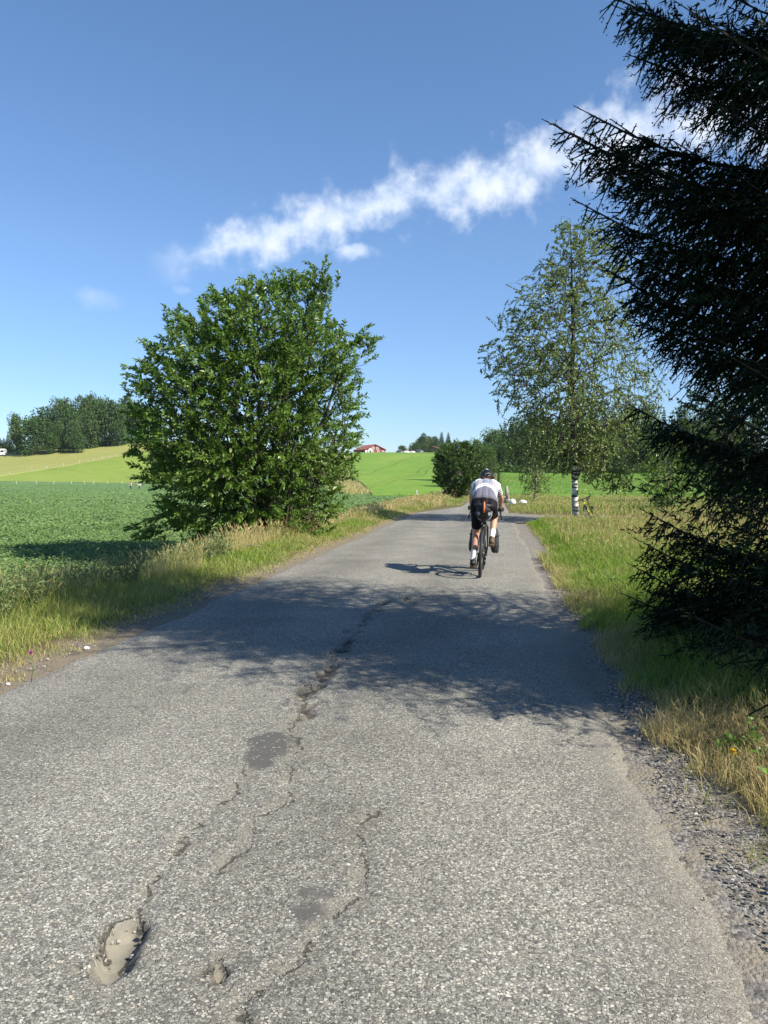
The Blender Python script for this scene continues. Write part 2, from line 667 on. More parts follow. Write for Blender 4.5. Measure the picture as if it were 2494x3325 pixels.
# ================================================================== ROAD
def poly_sd(x, y, poly):
    """signed distance to a polygon, negative inside"""
    poly = np.asarray(poly, float)
    d = np.full(x.shape, 1e9)
    inside = np.zeros(x.shape, bool)
    n = len(poly)
    for k in range(n):
        a, b_ = poly[k], poly[(k + 1) % n]
        e = b_ - a
        px, py = x - a[0], y - a[1]
        h = np.clip((px * e[0] + py * e[1]) / (e @ e), 0, 1)
        d = np.minimum(d, np.hypot(px - e[0] * h, py - e[1] * h))
        cond = ((a[1] > y) != (b_[1] > y)) & (x < (b_[0] - a[0]) * (y - a[1]) / (b_[1] - a[1] + 1e-12) + a[0])
        inside ^= cond
    return np.where(inside, -d, d)


def line_sd(x, y, line):
    """distance to a line with a sign for its two sides"""
    line = np.asarray(line, float)
    d = np.full(x.shape, 1e9)
    s = np.zeros(x.shape)
    for a, b_ in zip(line[:-1], line[1:]):
        e = b_ - a
        px, py = x - a[0], y - a[1]
        h = np.clip((px * e[0] + py * e[1]) / (e @ e), 0, 1)
        dd = np.hypot(px - e[0] * h, py - e[1] * h)
        s = np.where(dd < d, np.sign(e[0] * py - e[1] * px), s)
        d = np.minimum(d, dd)
    return d * s


def line_d(x, y, line):
    line = np.asarray(line, float)
    d = np.full(x.shape, 1e9)
    for a, b_ in zip(line[:-1], line[1:]):
        e = b_ - a
        px, py = x - a[0], y - a[1]
        h = np.clip((px * e[0] + py * e[1]) / (e @ e), 0, 1)
        d = np.minimum(d, np.hypot(px - e[0] * h, py - e[1] * h))
    return d


def gl(pts, ox, oy, sc):
    """points measured on an enlarged view of the photograph -> road plane"""
    return [ground_at((ox + px / sc) * SRC, (oy + py / sc) * SRC)[:2] for px, py in pts]


BL = (0, 2350, 1.327)
MB4 = (200, 1750, 1.3825)
hole_a = gl([(648, 880), (628, 925), (600, 965), (575, 1030), (548, 1088), (500, 1125), (470, 1150), (375, 1130), (385, 1070), (415, 990), (425, 945), (500, 890), (575, 850)], *BL)
hole_b = gl([(935, 1040), (975, 1060), (985, 1095), (945, 1130), (910, 1130), (915, 1085)], *BL)
patch_a = gl([(1070, 70), (1130, 50), (1190, 42), (1255, 60), (1292, 90), (1275, 122), (1190, 160), (1165, 195), (1120, 212), (1048, 200), (1065, 130)], *BL)
patch_b = gl([(1190, 770), (1300, 715), (1420, 720), (1490, 780), (1440, 850), (1330, 915), (1240, 900), (1180, 840)], *BL)
crack_a = gl([(1450, 285), (1425, 325), (1375, 352), (1335, 400), (1300, 450), (1265, 510), (1225, 550), (1200, 600), (1150, 640), (1100, 690), (1085, 750), (1070, 810), (1020, 860)], *MB4)
crack_b = gl([(1240, 10), (1270, 60), (1300, 110), (1255, 170), (1265, 230), (1235, 280), (1245, 340), (1180, 390), (1110, 430), (1060, 540), (990, 610), (900, 675)], *BL)
crack_c = gl([(1640, 380), (1550, 440), (1545, 520), (1560, 600), (1575, 680), (1560, 740), (1470, 790), (1380, 920), (1330, 1010), (1240, 1060), (1170, 1140), (1060, 1190), (1030, 1290)], *BL)
crack_d = gl([(1050, 210), (1015, 300), (900, 400), (840, 480), (700, 640), (640, 760), (600, 830)], *BL)
cracks_far = gl([(1560, 262), (1535, 285), (1580, 295)], *MB4)
grit = gl([(1230, 1120), (1260, 1120), (1275, 1090)], *BL)


def road_fields(x, y):
    nz = (fbm(x * 9, y * 9, 21) - .5)
    nf = (fbm(x * 24, y * 24, 22, 2) - .5)
    z = 0.02 * (1 - ((x + 1.28) / 2.15) ** 2) - 0.012 + (fbm(x * .8, y * .5, 23, 3) - .5) * 0.02
    z = z + nf * 0.004
    sand = np.zeros_like(x)
    patch = np.zeros_like(x)
    dark = np.zeros_like(x)
    cd = np.full_like(x, .4)
    sgn_d = np.full_like(x, .4)
    for poly, dep in ((hole_a, .062), (hole_b, .06)):
        sd = poly_sd(x, y, poly) + nz * .06
        m = sstep(-sd, -0.010, 0.024)
        sdl = sstep(sd, -0.02, 0.25)
        z = z - dep * m * (0.75 + .25 * sstep(-sd, 0, .1))
        sand = np.maximum(sand, sstep(-sd, -0.012, 0.004))
        dark = np.maximum(dark, .6 * (1 - sstep(np.abs(sd + .004), .004, .016)) * sstep(fbm(x * 9, y * 9, 88), .35, .55))
    sd = poly_sd(x, y, patch_a) + nz * .06
    patch = np.maximum(patch, sstep(-sd, -0.004, 0.012))
    sd = poly_sd(x, y, patch_b) + nz * .12 + nf * .12
    patch = np.maximum(patch, sstep(-sd, -0.03, 0.06) * 0.95 * sstep(fbm(x * 14, y * 14, 77) + .3 * sstep(-sd, 0, .2), .36, .56))
    for line, wd, dep, seed in ((crack_a, .085, .030, 1), (crack_b, .020, .014, 2), (crack_c, .017, .014, 3), (crack_d, .013, .010, 4), (cracks_far, .06, .02, 5)):
        d0 = line_d(x, y, line)
        d = d0 + (fbm(x * 6, y * 6, 31 + seed) - .5) * .16 + nf * .10
        gate = sstep(fbm(x * 6.5, y * 6.5, 51 + seed, 3), .40 if seed == 1 else .47, .58)
        s0 = line_sd(x, y, line)
        sgn_d = np.where(d0 < cd, s0, sgn_d)
        cd = np.minimum(cd, d0)
        if seed not in (1, 5):
            z = z - .006 * sstep(-d0, -.07, -.0)
            continue
        m = sstep(-d, -wd, -wd * .35) * gate
        z = z - dep * m
        dark = np.maximum(dark, m * .9)
        sand = np.maximum(sand, .45 * sstep(-d0, -.13, -.0) * sstep(fbm(x * 12, y * 12, 61 + seed), .46, .66) * (seed != 1))
        dark = np.maximum(dark, m * .8)
    for poly in (hole_a, hole_b):
        sd = poly_sd(x, y, poly) + nz * .06
        sgn_d = np.where(np.abs(sd) < cd, sd, sgn_d)
        cd = np.minimum(cd, np.abs(sd))
    return z, sand, patch, dark, np.minimum(cd, .4), np.clip(sgn_d, -.4, .4)


ys = np.concatenate([np.linspace(-25, 1.2, 12), 1.2 * 1.0069 ** np.arange(1, 360), 14.4 * 1.02 ** np.arange(1, 92)])
ss = np.linspace(0, 1, 250)
Yr, Sr = np.meshgrid(ys, ss, indexing='ij')
Xl, Xr = road_left(Yr), road_right(Yr)
Xr_ = Xl + (Xr - Xl) * Sr
z, a_sand, a_patch, a_dark, a_cd, a_sd = road_fields(Xr_, Yr)
edge = np.minimum(Sr, 1 - Sr) * (Xr - Xl)
nz_e = (fbm(Xr_ * 6, Yr * 6, 45) - .5) * .10 + (fbm(Xr_ * 30, Yr * 30, 46) - .5) * .05
z = z + .008 - 0.034 * (1 - sstep(edge + nz_e * .8, -.02, 0.20))
P = np.stack([Xr_, Yr, z], -1)

m_road, t = mat_new('worn_chip_asphalt')
geo = t.n('ShaderNodeNewGeometry').outputs['Position']
wpos = t.vmath('ADD', geo, t.vmath('MULTIPLY', t.noise(geo, 30.0, 2.0, out=1), (.012, .012, .012)))
fl = t.vmath('MULTIPLY', wpos, (1, 1, 0))
v1 = t.n('ShaderNodeTexVoronoi', ins={'Vector': fl, 'Scale': 100.0, 'Randomness': 1.0})
v2 = t.n('ShaderNodeTexVoronoi', feature='DISTANCE_TO_EDGE', ins={'Vector': fl, 'Scale': 100.0, 'Randomness': 1.0})
v3 = t.n('ShaderNodeTexVoronoi', ins={'Vector': fl, 'Scale': 190.0})
cs = t.n('ShaderNodeSeparateColor', ins={0: v1.outputs['Color']})
cs3 = t.n('ShaderNodeSeparateColor', ins={0: v3.outputs['Color']})
stone = t.ramp(cs.outputs[0], [(0.0, (.085, .082, .075)), (0.2, (.14, .135, .12)), (0.40, (.25, .24, .21)), (0.65, (.34, .33, .29)), (0.9, (.47, .455, .41)), (0.98, (.43, .375, .30))])
small = t.ramp(cs3.outputs[0], [(0.0, (.095, .09, .078)), (0.55, (.16, .153, .135)), (0.9, (.30, .285, .25))])
edge_m = t.smooth(v2.outputs[0], 0.02, 0.11)
pick = t.smooth(cs.outputs[1], 0.34, 0.46)
wear = t.noise(geo, 1.1, 5.0, 0.6)
wear2 = t.noise(geo, 0.35, 3.0, 0.6)
smk = t.math('MULTIPLY', edge_m, pick)
colr = t.mix(smk, small, stone)
sx = t.n('ShaderNodeSeparateXYZ', ins={0: geo})
trk = t.math('MULTIPLY', t.math('SINE', t.math('ADD', t.math('MULTIPLY', sx.outputs[0], 3.6), t.math('MULTIPLY', wear2, 2.5))), .09)
tint_v = t.math('ADD', trk, 0.0)
tint_v = t.math('ADD', t.math('ADD', tint_v, t.math('MULTIPLY', t.math('SUBTRACT', wear, 0.5), 0.8)), t.math('ADD', 1.0, t.math('MULTIPLY', t.math('SUBTRACT', wear2, 0.5), 0.4)))
colr = t.mix(1.0, colr, t.n('ShaderNodeCombineColor', ins={0: tint_v, 1: tint_v, 2: tint_v}), 'MULTIPLY')
a_s = t.n('ShaderNodeAttribute', attribute_name='sand').outputs['Fac']
a_p = t.n('ShaderNodeAttribute', attribute_name='patch').outputs['Fac']
a_d = t.n('ShaderNodeAttribute', attribute_name='dark').outputs['Fac']
fine = t.noise(geo, 160.0, 4.0, 0.7)
sandc = t.mix(t.math('ADD', t.math('MULTIPLY', fine, .5), t.math('MULTIPLY', t.noise(geo, 35.0, 4.0, .7), .5)), (.12, .112, .088, 1), (.32, .30, .245, 1))
patchc = t.mix(fine, (.06, .06, .056, 1), (.115, .113, .105, 1))
patchc = t.mix(t.math('MULTIPLY', smk, t.smooth(cs.outputs[2], .85, .9)), patchc, stone)
colr = t.mix(1.0, colr, (.995, 1.015, 1.01, 1), 'MULTIPLY')
colr = t.mix(a_p, colr, patchc)
colr = t.mix(a_s, colr, sandc)
colr = t.mix(a_d, colr, (.05, .045, .038, 1))
a_c = t.n('ShaderNodeAttribute', attribute_name='crack').outputs['Fac']
cn1 = t.math('SUBTRACT', t.noise(geo, 16.0, 3.0, .6), .5)
cn2 = t.math('SUBTRACT', t.noise(geo, 70.0, 3.0, .6), .5)
a_side = t.n('ShaderNodeAttribute', attribute_name='side').outputs['Fac']
cn3 = t.math('SUBTRACT', t.noise(geo, 5.0, 2.0, .5), .5)
cdn = t.math('ADD', a_c, t.math('ADD', t.math('MULTIPLY', cn1, .10), t.math('MULTIPLY', cn2, .05)))
sdn = t.math('ADD', a_side, t.math('ADD', t.math('ADD', t.math('MULTIPLY', cn1, .10), t.math('MULTIPLY', cn3, .14)), t.math('MULTIPLY', cn2, .045)))
dusty = t.math('MULTIPLY', t.math('SUBTRACT', 1.0, t.smooth(cdn, .02, .09)), t.smooth(t.noise(geo, 9.0, 4.0, .65), .45, .6))
colr = t.mix(t.math('MULTIPLY', dusty, .6), colr, sandc)
ck = t.math('SUBTRACT', 1.0, t.smooth(t.math('ADD', t.math('ABSOLUTE', sdn), t.math('MULTIPLY', cn2, .012)), .003, .011))
ck = t.math('MULTIPLY', ck, t.math('MULTIPLY', t.smooth(t.noise(geo, 9.0, 4.0, .65), .46, .54), t.math('SUBTRACT', 1.0, t.smooth(a_c, .07, .11))))
colr = t.mix(t.math('MULTIPLY', ck, .8), colr, (.06, .055, .047, 1))
# dust that gathers at the right edge of the tarmac
dust = t.math('MULTIPLY', t.smooth(t.math('ADD', sx.outputs[0], t.math('MULTIPLY', wear, .5)), 0.55, 1.15), 0.75)
colr = t.mix(dust, colr, t.mix(fine, (.20, .18, .15, 1), (.33, .31, .26, 1)))
st1 = t.smooth(t.noise(geo, 2.6, 4.0, .7), .70, .80)
colr = t.mix(t.math('MULTIPLY', st1, .35), colr, (.24, .17, .08, 1))
b = t.n('ShaderNodeBsdfPrincipled', ins={'Base Color': colr, 'Roughness': 0.9, 'Specular IOR Level': 0.2})
hh = t.math('ADD', t.math('MULTIPLY', t.math('MULTIPLY', smk, t.math('ADD', .4, cs.outputs[0])), t.math('SUBTRACT', 1.0, t.math('MAXIMUM', a_p, a_s))), t.math('SUBTRACT', t.math('MULTIPLY', fine, 0.35), t.math('MULTIPLY', ck, 2.0)))
t.set(b, 'Normal', t.n('ShaderNodeBump', ins={'Height': hh, 'Strength': 0.85, 'Distance': 0.008}))
finish(t, b)
me = grid_sheet('road', P, m_road)
for nm, a in (('sand', a_sand), ('patch', a_patch), ('dark', a_dark), ('crack', a_cd), ('side', a_sd)):
    at = me.attributes.new(nm, 'FLOAT', 'POINT')
    at.data.foreach_set('value', np.ascontiguousarray(a, np.float32).ravel())
road = link('road', me, kind='structure')

# side road that branches off to the right behind the birch
xs = np.linspace(0, 1, 60)
vs = np.linspace(0, 1, 14)
A, B = np.meshgrid(vs, xs, indexing='ij')
xx = 0.70 + B * 17.0
flare = 1.6 * np.exp(-B * 17 / 1.1)
yy = (27.6 - flare) * (1 - A) + (32.2 + flare) * A + 0.02 * np.maximum(xx - .8, 0) ** 1.3 + .08 * (vnoise(xx * 2, A * 0, 8) - .5)
side = link('side_road', grid_sheet('side_road', np.stack([xx, yy, -.008 + 0 * xx], -1), m_road), kind='structure')

# ================================================================== FIELDS
def field_mat(name, stops, scale=1.2, stretch=(1, 1, 1), fine=8.0, bump=0.5, dist=0.3, streak=None):
    m, t = mat_new(name)
    geo = t.n('ShaderNodeNewGeometry').outputs['Position']
    p = t.vmath('MULTIPLY', geo, stretch)
    n1 = t.noise(p, scale, 5.0, 0.62)
    n2 = t.noise(p, fine, 5.0, 0.7)
    n0 = t.noise(geo, scale * .12, 3.0, 0.6)
    f = t.math('ADD', t.math('MULTIPLY', n1, 0.35), t.math('ADD', t.math('MULTIPLY', n2, 0.4), t.math('MULTIPLY', n0, .25)))
    c = t.ramp(f, stops)
    if streak:
        c = streak(t, geo, c)
    b = t.n('ShaderNodeBsdfPrincipled', ins={'Base Color': c, 'Roughness': 0.8, 'Specular IOR Level': 0.15})
    t.set(b, 'Normal', t.n('ShaderNodeBump', ins={'Height': n2, 'Strength': bump, 'Distance': dist}))
    finish(t, b)
    return m


m_crop = field_mat('crop_canopy', [(0.30, (.06, .115, .04)), (0.48, (.105, .185, .065)), (0.58, (.125, .215, .078)), (0.72, (.16, .25, .10))], 1.5, (1, 1, 1), 7.0, 0.9, 0.15)

# crop field: from the left verge out to the pasture fence
yfar_x = np.array([-260, -60, -48, -36, -26, -20, -6.25])
yfar_y = np.array([205, 205, 198, 165, 120, 104, 98.0])
cxs = np.concatenate([-6.25 - 0.25 * (1.045 ** np.arange(0, 62) - 1) / .045 * 1.0])
cxs = np.concatenate([cxs[cxs > -60], np.linspace(-62, -250, 45)])
tt = np.linspace(0, 1, 260) ** 1.7
Tg, Cg = np.meshgrid(tt, cxs, indexing='ij')
yf = np.interp(Cg, yfar_x, yfar_y)
Yc = -8 + (yf + 8) * Tg
canopy = 0.26
Zc = height(Cg, Yc) + canopy + (fbm(Cg * 1.7, Yc * 1.7, 41, 3) - .5) * 0.22
crop = link('crop_field', grid_sheet('crop_field', np.stack([Cg, Yc, Zc], -1), m_crop, 0.5), kind='structure')


def tram(t, geo, c):
    """tractor wheel tracks that follow the slope, and the pale bare spot's surround"""
    s = t.n('ShaderNodeSeparateXYZ', ins={0: geo})
    k = t.math('DIVIDE', s.outputs[0], s.outputs[1])
    kk = t.math('ADD', s.outputs[0], t.math('MULTIPLY', t.noise(t.vmath('MULTIPLY', geo, (.0, .012, 0)), 1.0, 1.0), 22.0))
    out = c
    for off, wd in ((-7.6, .45), (-5.5, .45), (6.0, .4), (8.0, .4), (-21.0, .5), (-19.0, .5), (19.0, .5)):
        d = t.math('ABSOLUTE', t.math('ADD', kk, off))
        mk = t.math('MULTIPLY', t.math('SUBTRACT', 1.0, t.smooth(d, wd * .3, wd)), .55)
        out = t.mix(mk, out, (.05, .085, .015, 1))
    n = t.noise(t.vmath('MULTIPLY', geo, (.05, .02, .1)), 1.0, 3.0)
    out = t.mix(t.math('MULTIPLY', t.smooth(n, .5, .7), .5), out, (.22, .27, .05, 1))
    return out


m_barley = field_mat('young_barley', [(0.3, (.075, .15, .018)), (0.5, (.125, .225, .028)), (0.7, (.18, .28, .04))], 0.5, (1, .35, 1), 3.0, 0.3, 0.2, tram)
uu = np.linspace(352, 460, 60)
dd = np.concatenate([np.linspace(99, 200, 60), np.linspace(203, 431, 70)])
Dg, Ug = np.meshgrid(dd, uu, indexing='ij')
Ug = np.where(Ug < 372, Ug + (372 - 352) * (1 - sstep(Dg, 95, 180)) * (372 - Ug) / 20 * 1.0, Ug)
gx = f0[0] * Dg + RT[0] * (Ug - CX) / F_PX * Dg
gy = f0[1] * Dg + RT[1] * (Ug - CX) / F_PX * Dg
barley = link('barley_field', grid_sheet('barley_field', np.stack([gx, gy, height(gx, gy) + .45], -1), m_barley, 0.8), kind='structure')

m_past = field_mat('grazed_pasture', [(0.3, (.16, .20, .045)), (0.5, (.235, .25, .075)), (0.7, (.30, .285, .115))], 0.25, (1, 1, 1), 2.2, 0.35, 0.2)
m_past_green = field_mat('green_pasture', [(0.3, (.11, .18, .03)), (0.5, (.18, .245, .045)), (0.7, (.24, .27, .075))], 0.25, (1, 1, 1), 2.2, 0.35, 0.2)


def fan(name, ulo, uhi, dlo, dhi, mat, dz, nu=70, nd=60, skirt=0.4):
    """a sheet of land between two depths; dlo and dhi may be functions of u"""
    us = np.linspace(ulo, uhi, nu)
    T, U = np.meshgrid(np.linspace(0, 1, nd), us, indexing='ij')
    lo = dlo(U) if callable(dlo) else np.full(U.shape, float(dlo))
    hi = dhi(U) if callable(dhi) else np.full(U.shape, float(dhi))
    D = lo + (hi - lo) * T
    x = f0[0] * D + RT[0] * (U - CX) / F_PX * D
    y = f0[1] * D + RT[1] * (U - CX) / F_PX * D
    return link(name, grid_sheet(name, np.stack([x, y, height(x, y) + dz], -1), mat, skirt), kind='structure')


fence_D = lambda u: 236 + 42 * np.clip(u / 135.0, -.3, 1.6)
fan('pasture', -70, 345, fence_D, 318, m_past, 0.25)
fan('green_pasture', -70, 345, 216, lambda u: fence_D(u) - .3, m_past_green, 0.2)
m_mown = field_mat('mown_meadow', [(0.3, (.045, .11, .018)), (0.46, (.08, .175, .022)), (0.58, (.115, .225, .03)), (0.75, (.17, .26, .05))], 0.35, (1, .6, 1), 1.8, 0.6, 0.3)
fan('mown_meadow', 498, 900, 66, 198, m_mown, 0.12, 90, 80)

# far blue ridge behind the farm
m_hill = field_mat('forested_ridge', [(0.3, (.02, .04, .025)), (0.55, (.035, .06, .035)), (0.75, (.05, .08, .045))], 0.02, (1, 1, 1), .12, 0.6, 3.0)
us = np.linspace(-300, 1000, 200)
Tt, U = np.meshgrid(np.linspace(0, 1, 8), us, indexing='ij')
top = 38 + 20 * fbm(us / 90.0, us * 0, 91) + 5 * vnoise(us / 6.0, us * 0, 92)
D = 1500 + 500 * np.abs(Tt - .5)
D = 1400 + 700 * Tt
prof = np.sin(np.clip(Tt, 0, 1) * math.pi) ** .6
x = f0[0] * D + RT[0] * (U - CX) / F_PX * D
y = f0[1] * D + RT[1] * (U - CX) / F_PX * D
link('hills', grid_sheet('hills', np.stack([x, y, -20 + (top[None] + 20) * prof], -1), m_hill), kind='structure')


# ================================================================== TREES
def grow(trunk, tips, dirs, lens, jitter=0.08, lift=0.0, zpen=.7, skip=0):
    """joins every twig to the nearest branch that is nearer the root; returns edges and leaf-bearing twigs"""
    trunk = np.asarray(trunk, float)
    root = trunk[0]
    n = len(tips)
    bases = tips - dirs * lens[:, None]
    order = np.argsort(np.linalg.norm(bases - root, axis=1))
    cap = len(trunk) + 2 * n + 5
    N = np.zeros((cap, 3))
    par = np.full(cap, -1, int)
    rd = np.zeros(cap)
    k = len(trunk)
    N[:k] = trunk
    par[1:k] = np.arange(k - 1)
    for i in range(1, k):
        rd[i] = rd[i - 1] + np.linalg.norm(N[i] - N[i - 1])
    load = np.zeros(cap)
    for i in order:
        b = bases[i]
        dv = N[:k] - b
        d = np.linalg.norm(dv, axis=1)
        cost = d + .35 * np.maximum(0, rd[:k] - np.linalg.norm(b - root) * .95) + zpen * np.maximum(0, dv[:, 2])
        cost[:skip] += 6
        j = int(np.argmin(cost))
        mid = .5 * (N[j] + b) + rng.normal(size=3) * jitter * d[j] + np.array([0, 0, lift * d[j]])
        N[k] = mid
        par[k] = j
        rd[k] = rd[j] + np.linalg.norm(mid - N[j])
        N[k + 1] = b
        par[k + 1] = k
        rd[k + 1] = rd[k] + np.linalg.norm(b - mid)
        load[k + 1] = 1
        k += 2
    N, par, load = N[:k], par[:k], load[:k]
    for i in np.argsort(-np.arange(k)):
        if par[i] >= 0:
            load[par[i]] += load[i]
    return N, par, load, bases


def inside_profile(p, prof, depth=0.95):
    z, l, r = prof
    lw = np.interp(p[:, 2], z, l)
    rw = np.interp(p[:, 2], z, r)
    mid, half = .5 * (rw - lw), .5 * (lw + rw)
    return mid, half


def sample_profile(n, prof, inner=0.3, depth=0.95, power=0.6, wpow=1.6):
    """points spread through a crown whose outline (left and right reach at each height) is given"""
    z, l, r = [np.asarray(a, float) for a in prof]
    half = .5 * (l + r)
    zz = np.linspace(z[0], z[-1], 300)
    wgt = np.interp(zz, z, half) ** wpow + 0.02
    cdf = np.cumsum(wgt)
    cdf /= cdf[-1]
    zp = np.interp(rng.random(n), cdf, zz)
    ang = rng.random(n) * 2 * math.pi
    rho = (inner ** 2 + (1 - inner ** 2) * rng.random(n)) ** power
    h = np.interp(zp, z, half)
    mid = np.interp(zp, z, .5 * (r - l))
    p = np.stack([mid + np.cos(ang) * rho * h, np.sin(ang) * rho * h * depth, zp], 1)
    out = np.stack([np.cos(ang), np.sin(ang), np.zeros(n)], 1)
    return p, out, rho


def twig_leaves(bases, dirs, lens, per, L, W, droop=0.0, spread=0.8, up=0.6, fold=.2, curl=.15, rich=True, size_var=.3, hang=0.0, face=0.55):
    n = len(bases)
    m = n * per
    ti = np.repeat(np.arange(n), per)
    s = np.tile(np.linspace(0.12, 1.0, per), n) + rng.normal(size=m) * .03
    d = dirs[ti]
    ln = lens[ti]
    P = bases[ti] + d * (s * ln)[:, None] - np.array([0, 0, 1.0]) * (droop * ln * s ** 2)[:, None]
    side = norm(np.cross(d, rand_unit(m)))
    D = norm(d * .75 + side * spread - np.array([0, 0, 1.0]) * hang + rng.normal(size=(m, 3)) * .15)
    Nn = norm(np.array([0, 0, up]) + np.array(S_DIR) * face + side * .3 + rng.normal(size=(m, 3)) * .42)
    sz = (1 + size_var * rng.normal(size=m)).clip(.45, 1.7)
    V, F, k = leaves_geo(P, D, Nn, L * sz, W * sz, fold, curl, rich)
    return V, F, k, ti, s


def tree_mesh_parts(name, trunk, tr_radius, prof, ntips, tlen, per, L, W, m_leaf, m_bark, dirf, parent, sides=5, rmin=.006,
                    rpow=.5, inner=.3, depth=.95, clump=0.0, clump_scale=1.0, rich=True, lift=0.0, tint_hi=None, foliage_name='foliage', extra=None, trunk_part=True, **kw):
    tips, out, rho = sample_profile(ntips, prof, inner, depth, wpow=kw.pop('wpow', 1.6))
    if clump:
        g = fbm(tips[:, 0] * clump_scale + tips[:, 2] * .6, tips[:, 1] * clump_scale - tips[:, 2] * clump_scale, 101, 2)
        keep = g > clump * rng.random(len(g)) ** .3
        tips, out, rho = tips[keep], out[keep], rho[keep]
    dirs = norm(dirf(tips, out, rho) + rng.normal(size=tips.shape) * .22)
    lens = tlen * (.6 + .8 * rng.random(len(tips)))
    if extra is not None:
        et, ed, el = extra
        tips = np.concatenate([tips, et])
        dirs = np.concatenate([dirs, norm(np.asarray(ed, float))])
        lens = np.concatenate([lens, el])
    N, par, load, bases = grow(trunk, tips, dirs, lens, lift=lift, zpen=kw.pop('zpen', .7), skip=kw.pop('skip', 0))
    k0 = len(trunk)
    idx = np.arange(1, len(N))
    rad = rmin * np.maximum(load, 1) ** rpow
    rad[:k0] = np.maximum(tr_radius, rad[:k0] * 0 + tr_radius)
    ra = np.minimum(rad[par[idx]], rad[idx] * 1.5)
    big = idx >= k0
    Va, Fa = segments_geo(N[par[idx]][big], N[idx][big], ra[big], rad[idx][big], sides)
    Vt, Ft = segments_geo(bases, bases + dirs * lens[:, None] - np.array([0, 0, 1.0]) * (kw.get('droop', 0) * lens)[:, None], np.full(len(bases), rmin), np.full(len(bases), rmin * .4), 3)
    V1, F1 = tube_geo(trunk, tr_radius, 12)
    mb = MB()
    mb.add(V1, F1)
    if trunk_part:
        mb.build('trunk', m_bark[0], parent, True)
        mb = MB()
    mb.add(Va, Fa)
    mb.add(Vt, Ft)
    mb.build('branches', m_bark[1], parent, True, kind='stuff')
    V, F, k, ti, s = twig_leaves(bases, dirs, lens, per, L, W, rich=rich, **kw)
    base_t = rng.random(len(bases))[ti] * .45 + rng.random(len(ti)) * .35 + .2 * s
    me = make_mesh(name + '_leaves', V, F, [m_leaf], rich, {'tint': np.repeat(base_t, k)})
    return link(foliage_name, me, parent, kind='stuff')


# --- the big broad-leaved shrub on the left
mS = 0.00733 * 1.0
shx, shy = ground_at(277, 548, -0.25)[:2]
m_shrub = leaf_mat('shrub_leaf', (.062, .13, .016), (.17, .28, .05), rough=.42, trans=.38, tcol=(.16, .26, .03), spec=.5)
m_twig = bark_mat('shrub_bark', (.04, .034, .026), (.09, .078, .06))
sb = np.array([(1755, 770, 960), (1720, 560, 1090), (1660, 490, 1125), (1580, 470, 1170), (1500, 415, 1190), (1400, 395, 1205), (1300, 400, 1225), (1200, 405, 1225), (1120, 440, 1215), (1050, 500, 1190), (980, 565, 1135), (920, 660, 1110), (870, 760, 1095), (828, 900, 1080)], float)
x0s = 905.0
prof = ((1765 - sb[:, 0]) * mS, (x0s - sb[:, 1]) * mS, (sb[:, 2] - x0s) * mS)
big_shrub = empty('shrub', (shx, shy, float(height(shx, shy)) - .05), (0, 0, YAW))
tag(big_shrub, 'large bushy broad-leaved shrub, round crown reaching the ground, left verge beside the crop', 'shrub')


def d_shrub(t_, out, rho):
    zf = t_[:, 2] / 6.7
    return out * (1.0 - .6 * zf ** 2)[:, None] + np.array([0, 0, 1.0]) * (-.1 + .9 * zf)[:, None] + rng.normal(size=out.shape) * .30


stems = []
mbS = MB()
for k in range(9):
    a = k / 9 * 2 * math.pi + .3
    rr = .25 + .3 * rng.random()
    top = np.array([math.cos(a) * (1.0 + .7 * rng.random()), math.sin(a) * (1.0 + .6 * rng.random()), 2.6 + 1.8 * rng.random()])
    b0 = np.array([math.cos(a) * rr, math.sin(a) * rr * .7, 0])
    pts = [b0 * (1 - s) + top * s + np.array([0, 0, .5 * s * (1 - s)]) + rng.normal(size=3) * .05 * (s > 0) for s in np.linspace(0, 1, 6)]
    stems.append(np.array(pts))
    mbS.tube(pts, np.linspace(.06, .025, 6), 7)
mbS.build('trunk', m_twig, big_shrub, True)
ex_t, ex_d, ex_l = [], [], []
for (su, sv), dd_ in ((((430, 1690)), (-1, -.1, -.15)), ((470, 1700), (-1, .2, -.3)), ((520, 1640), (-1, 0, -.2)), ((1200, 1040), (.8, 0, .7)), ((1240, 1070), (1, .1, .5)), ((1085, 850), (.2, 0, 1)), ((955, 845), (-.1, 0, 1)), ((1040, 835), (.1, 0, 1)), ((700, 900), (-.5, 0, 1)), ((570, 980), (-.6, 0, 1)), ((600, 1010), (-.5, 0, 1)), ((470, 1090), (-.8, 0, .6)), ((410, 1160), (-1, 0, .5))):
    for q_ in range(7):
        ex_t.append(np.array([(su - x0s) * mS, -.2, (1765 - sv) * mS]) + rng.normal(size=3) * .16)
        ex_d.append(np.array(dd_, float) + rng.normal(size=3) * .3)
        ex_l.append(.45)
trunk_nodes = np.concatenate([[np.zeros(3)]] + [s_[1:] for s_ in stems])
tree_mesh_parts('shrub', trunk_nodes[:2], np.array([.05, .05]), prof, 2900, .56, 36, .098, .045, m_shrub, (m_twig, m_twig), d_shrub, big_shrub, sides=4, rmin=.0032,
                rpow=.42, inner=.35, clump=.30, clump_scale=.9, trunk_part=True, rich=False, lift=.05, extra=(np.array(ex_t), np.array(ex_d), np.array(ex_l)), droop=.08, spread=.75, up=.75, fold=.16, curl=.18)

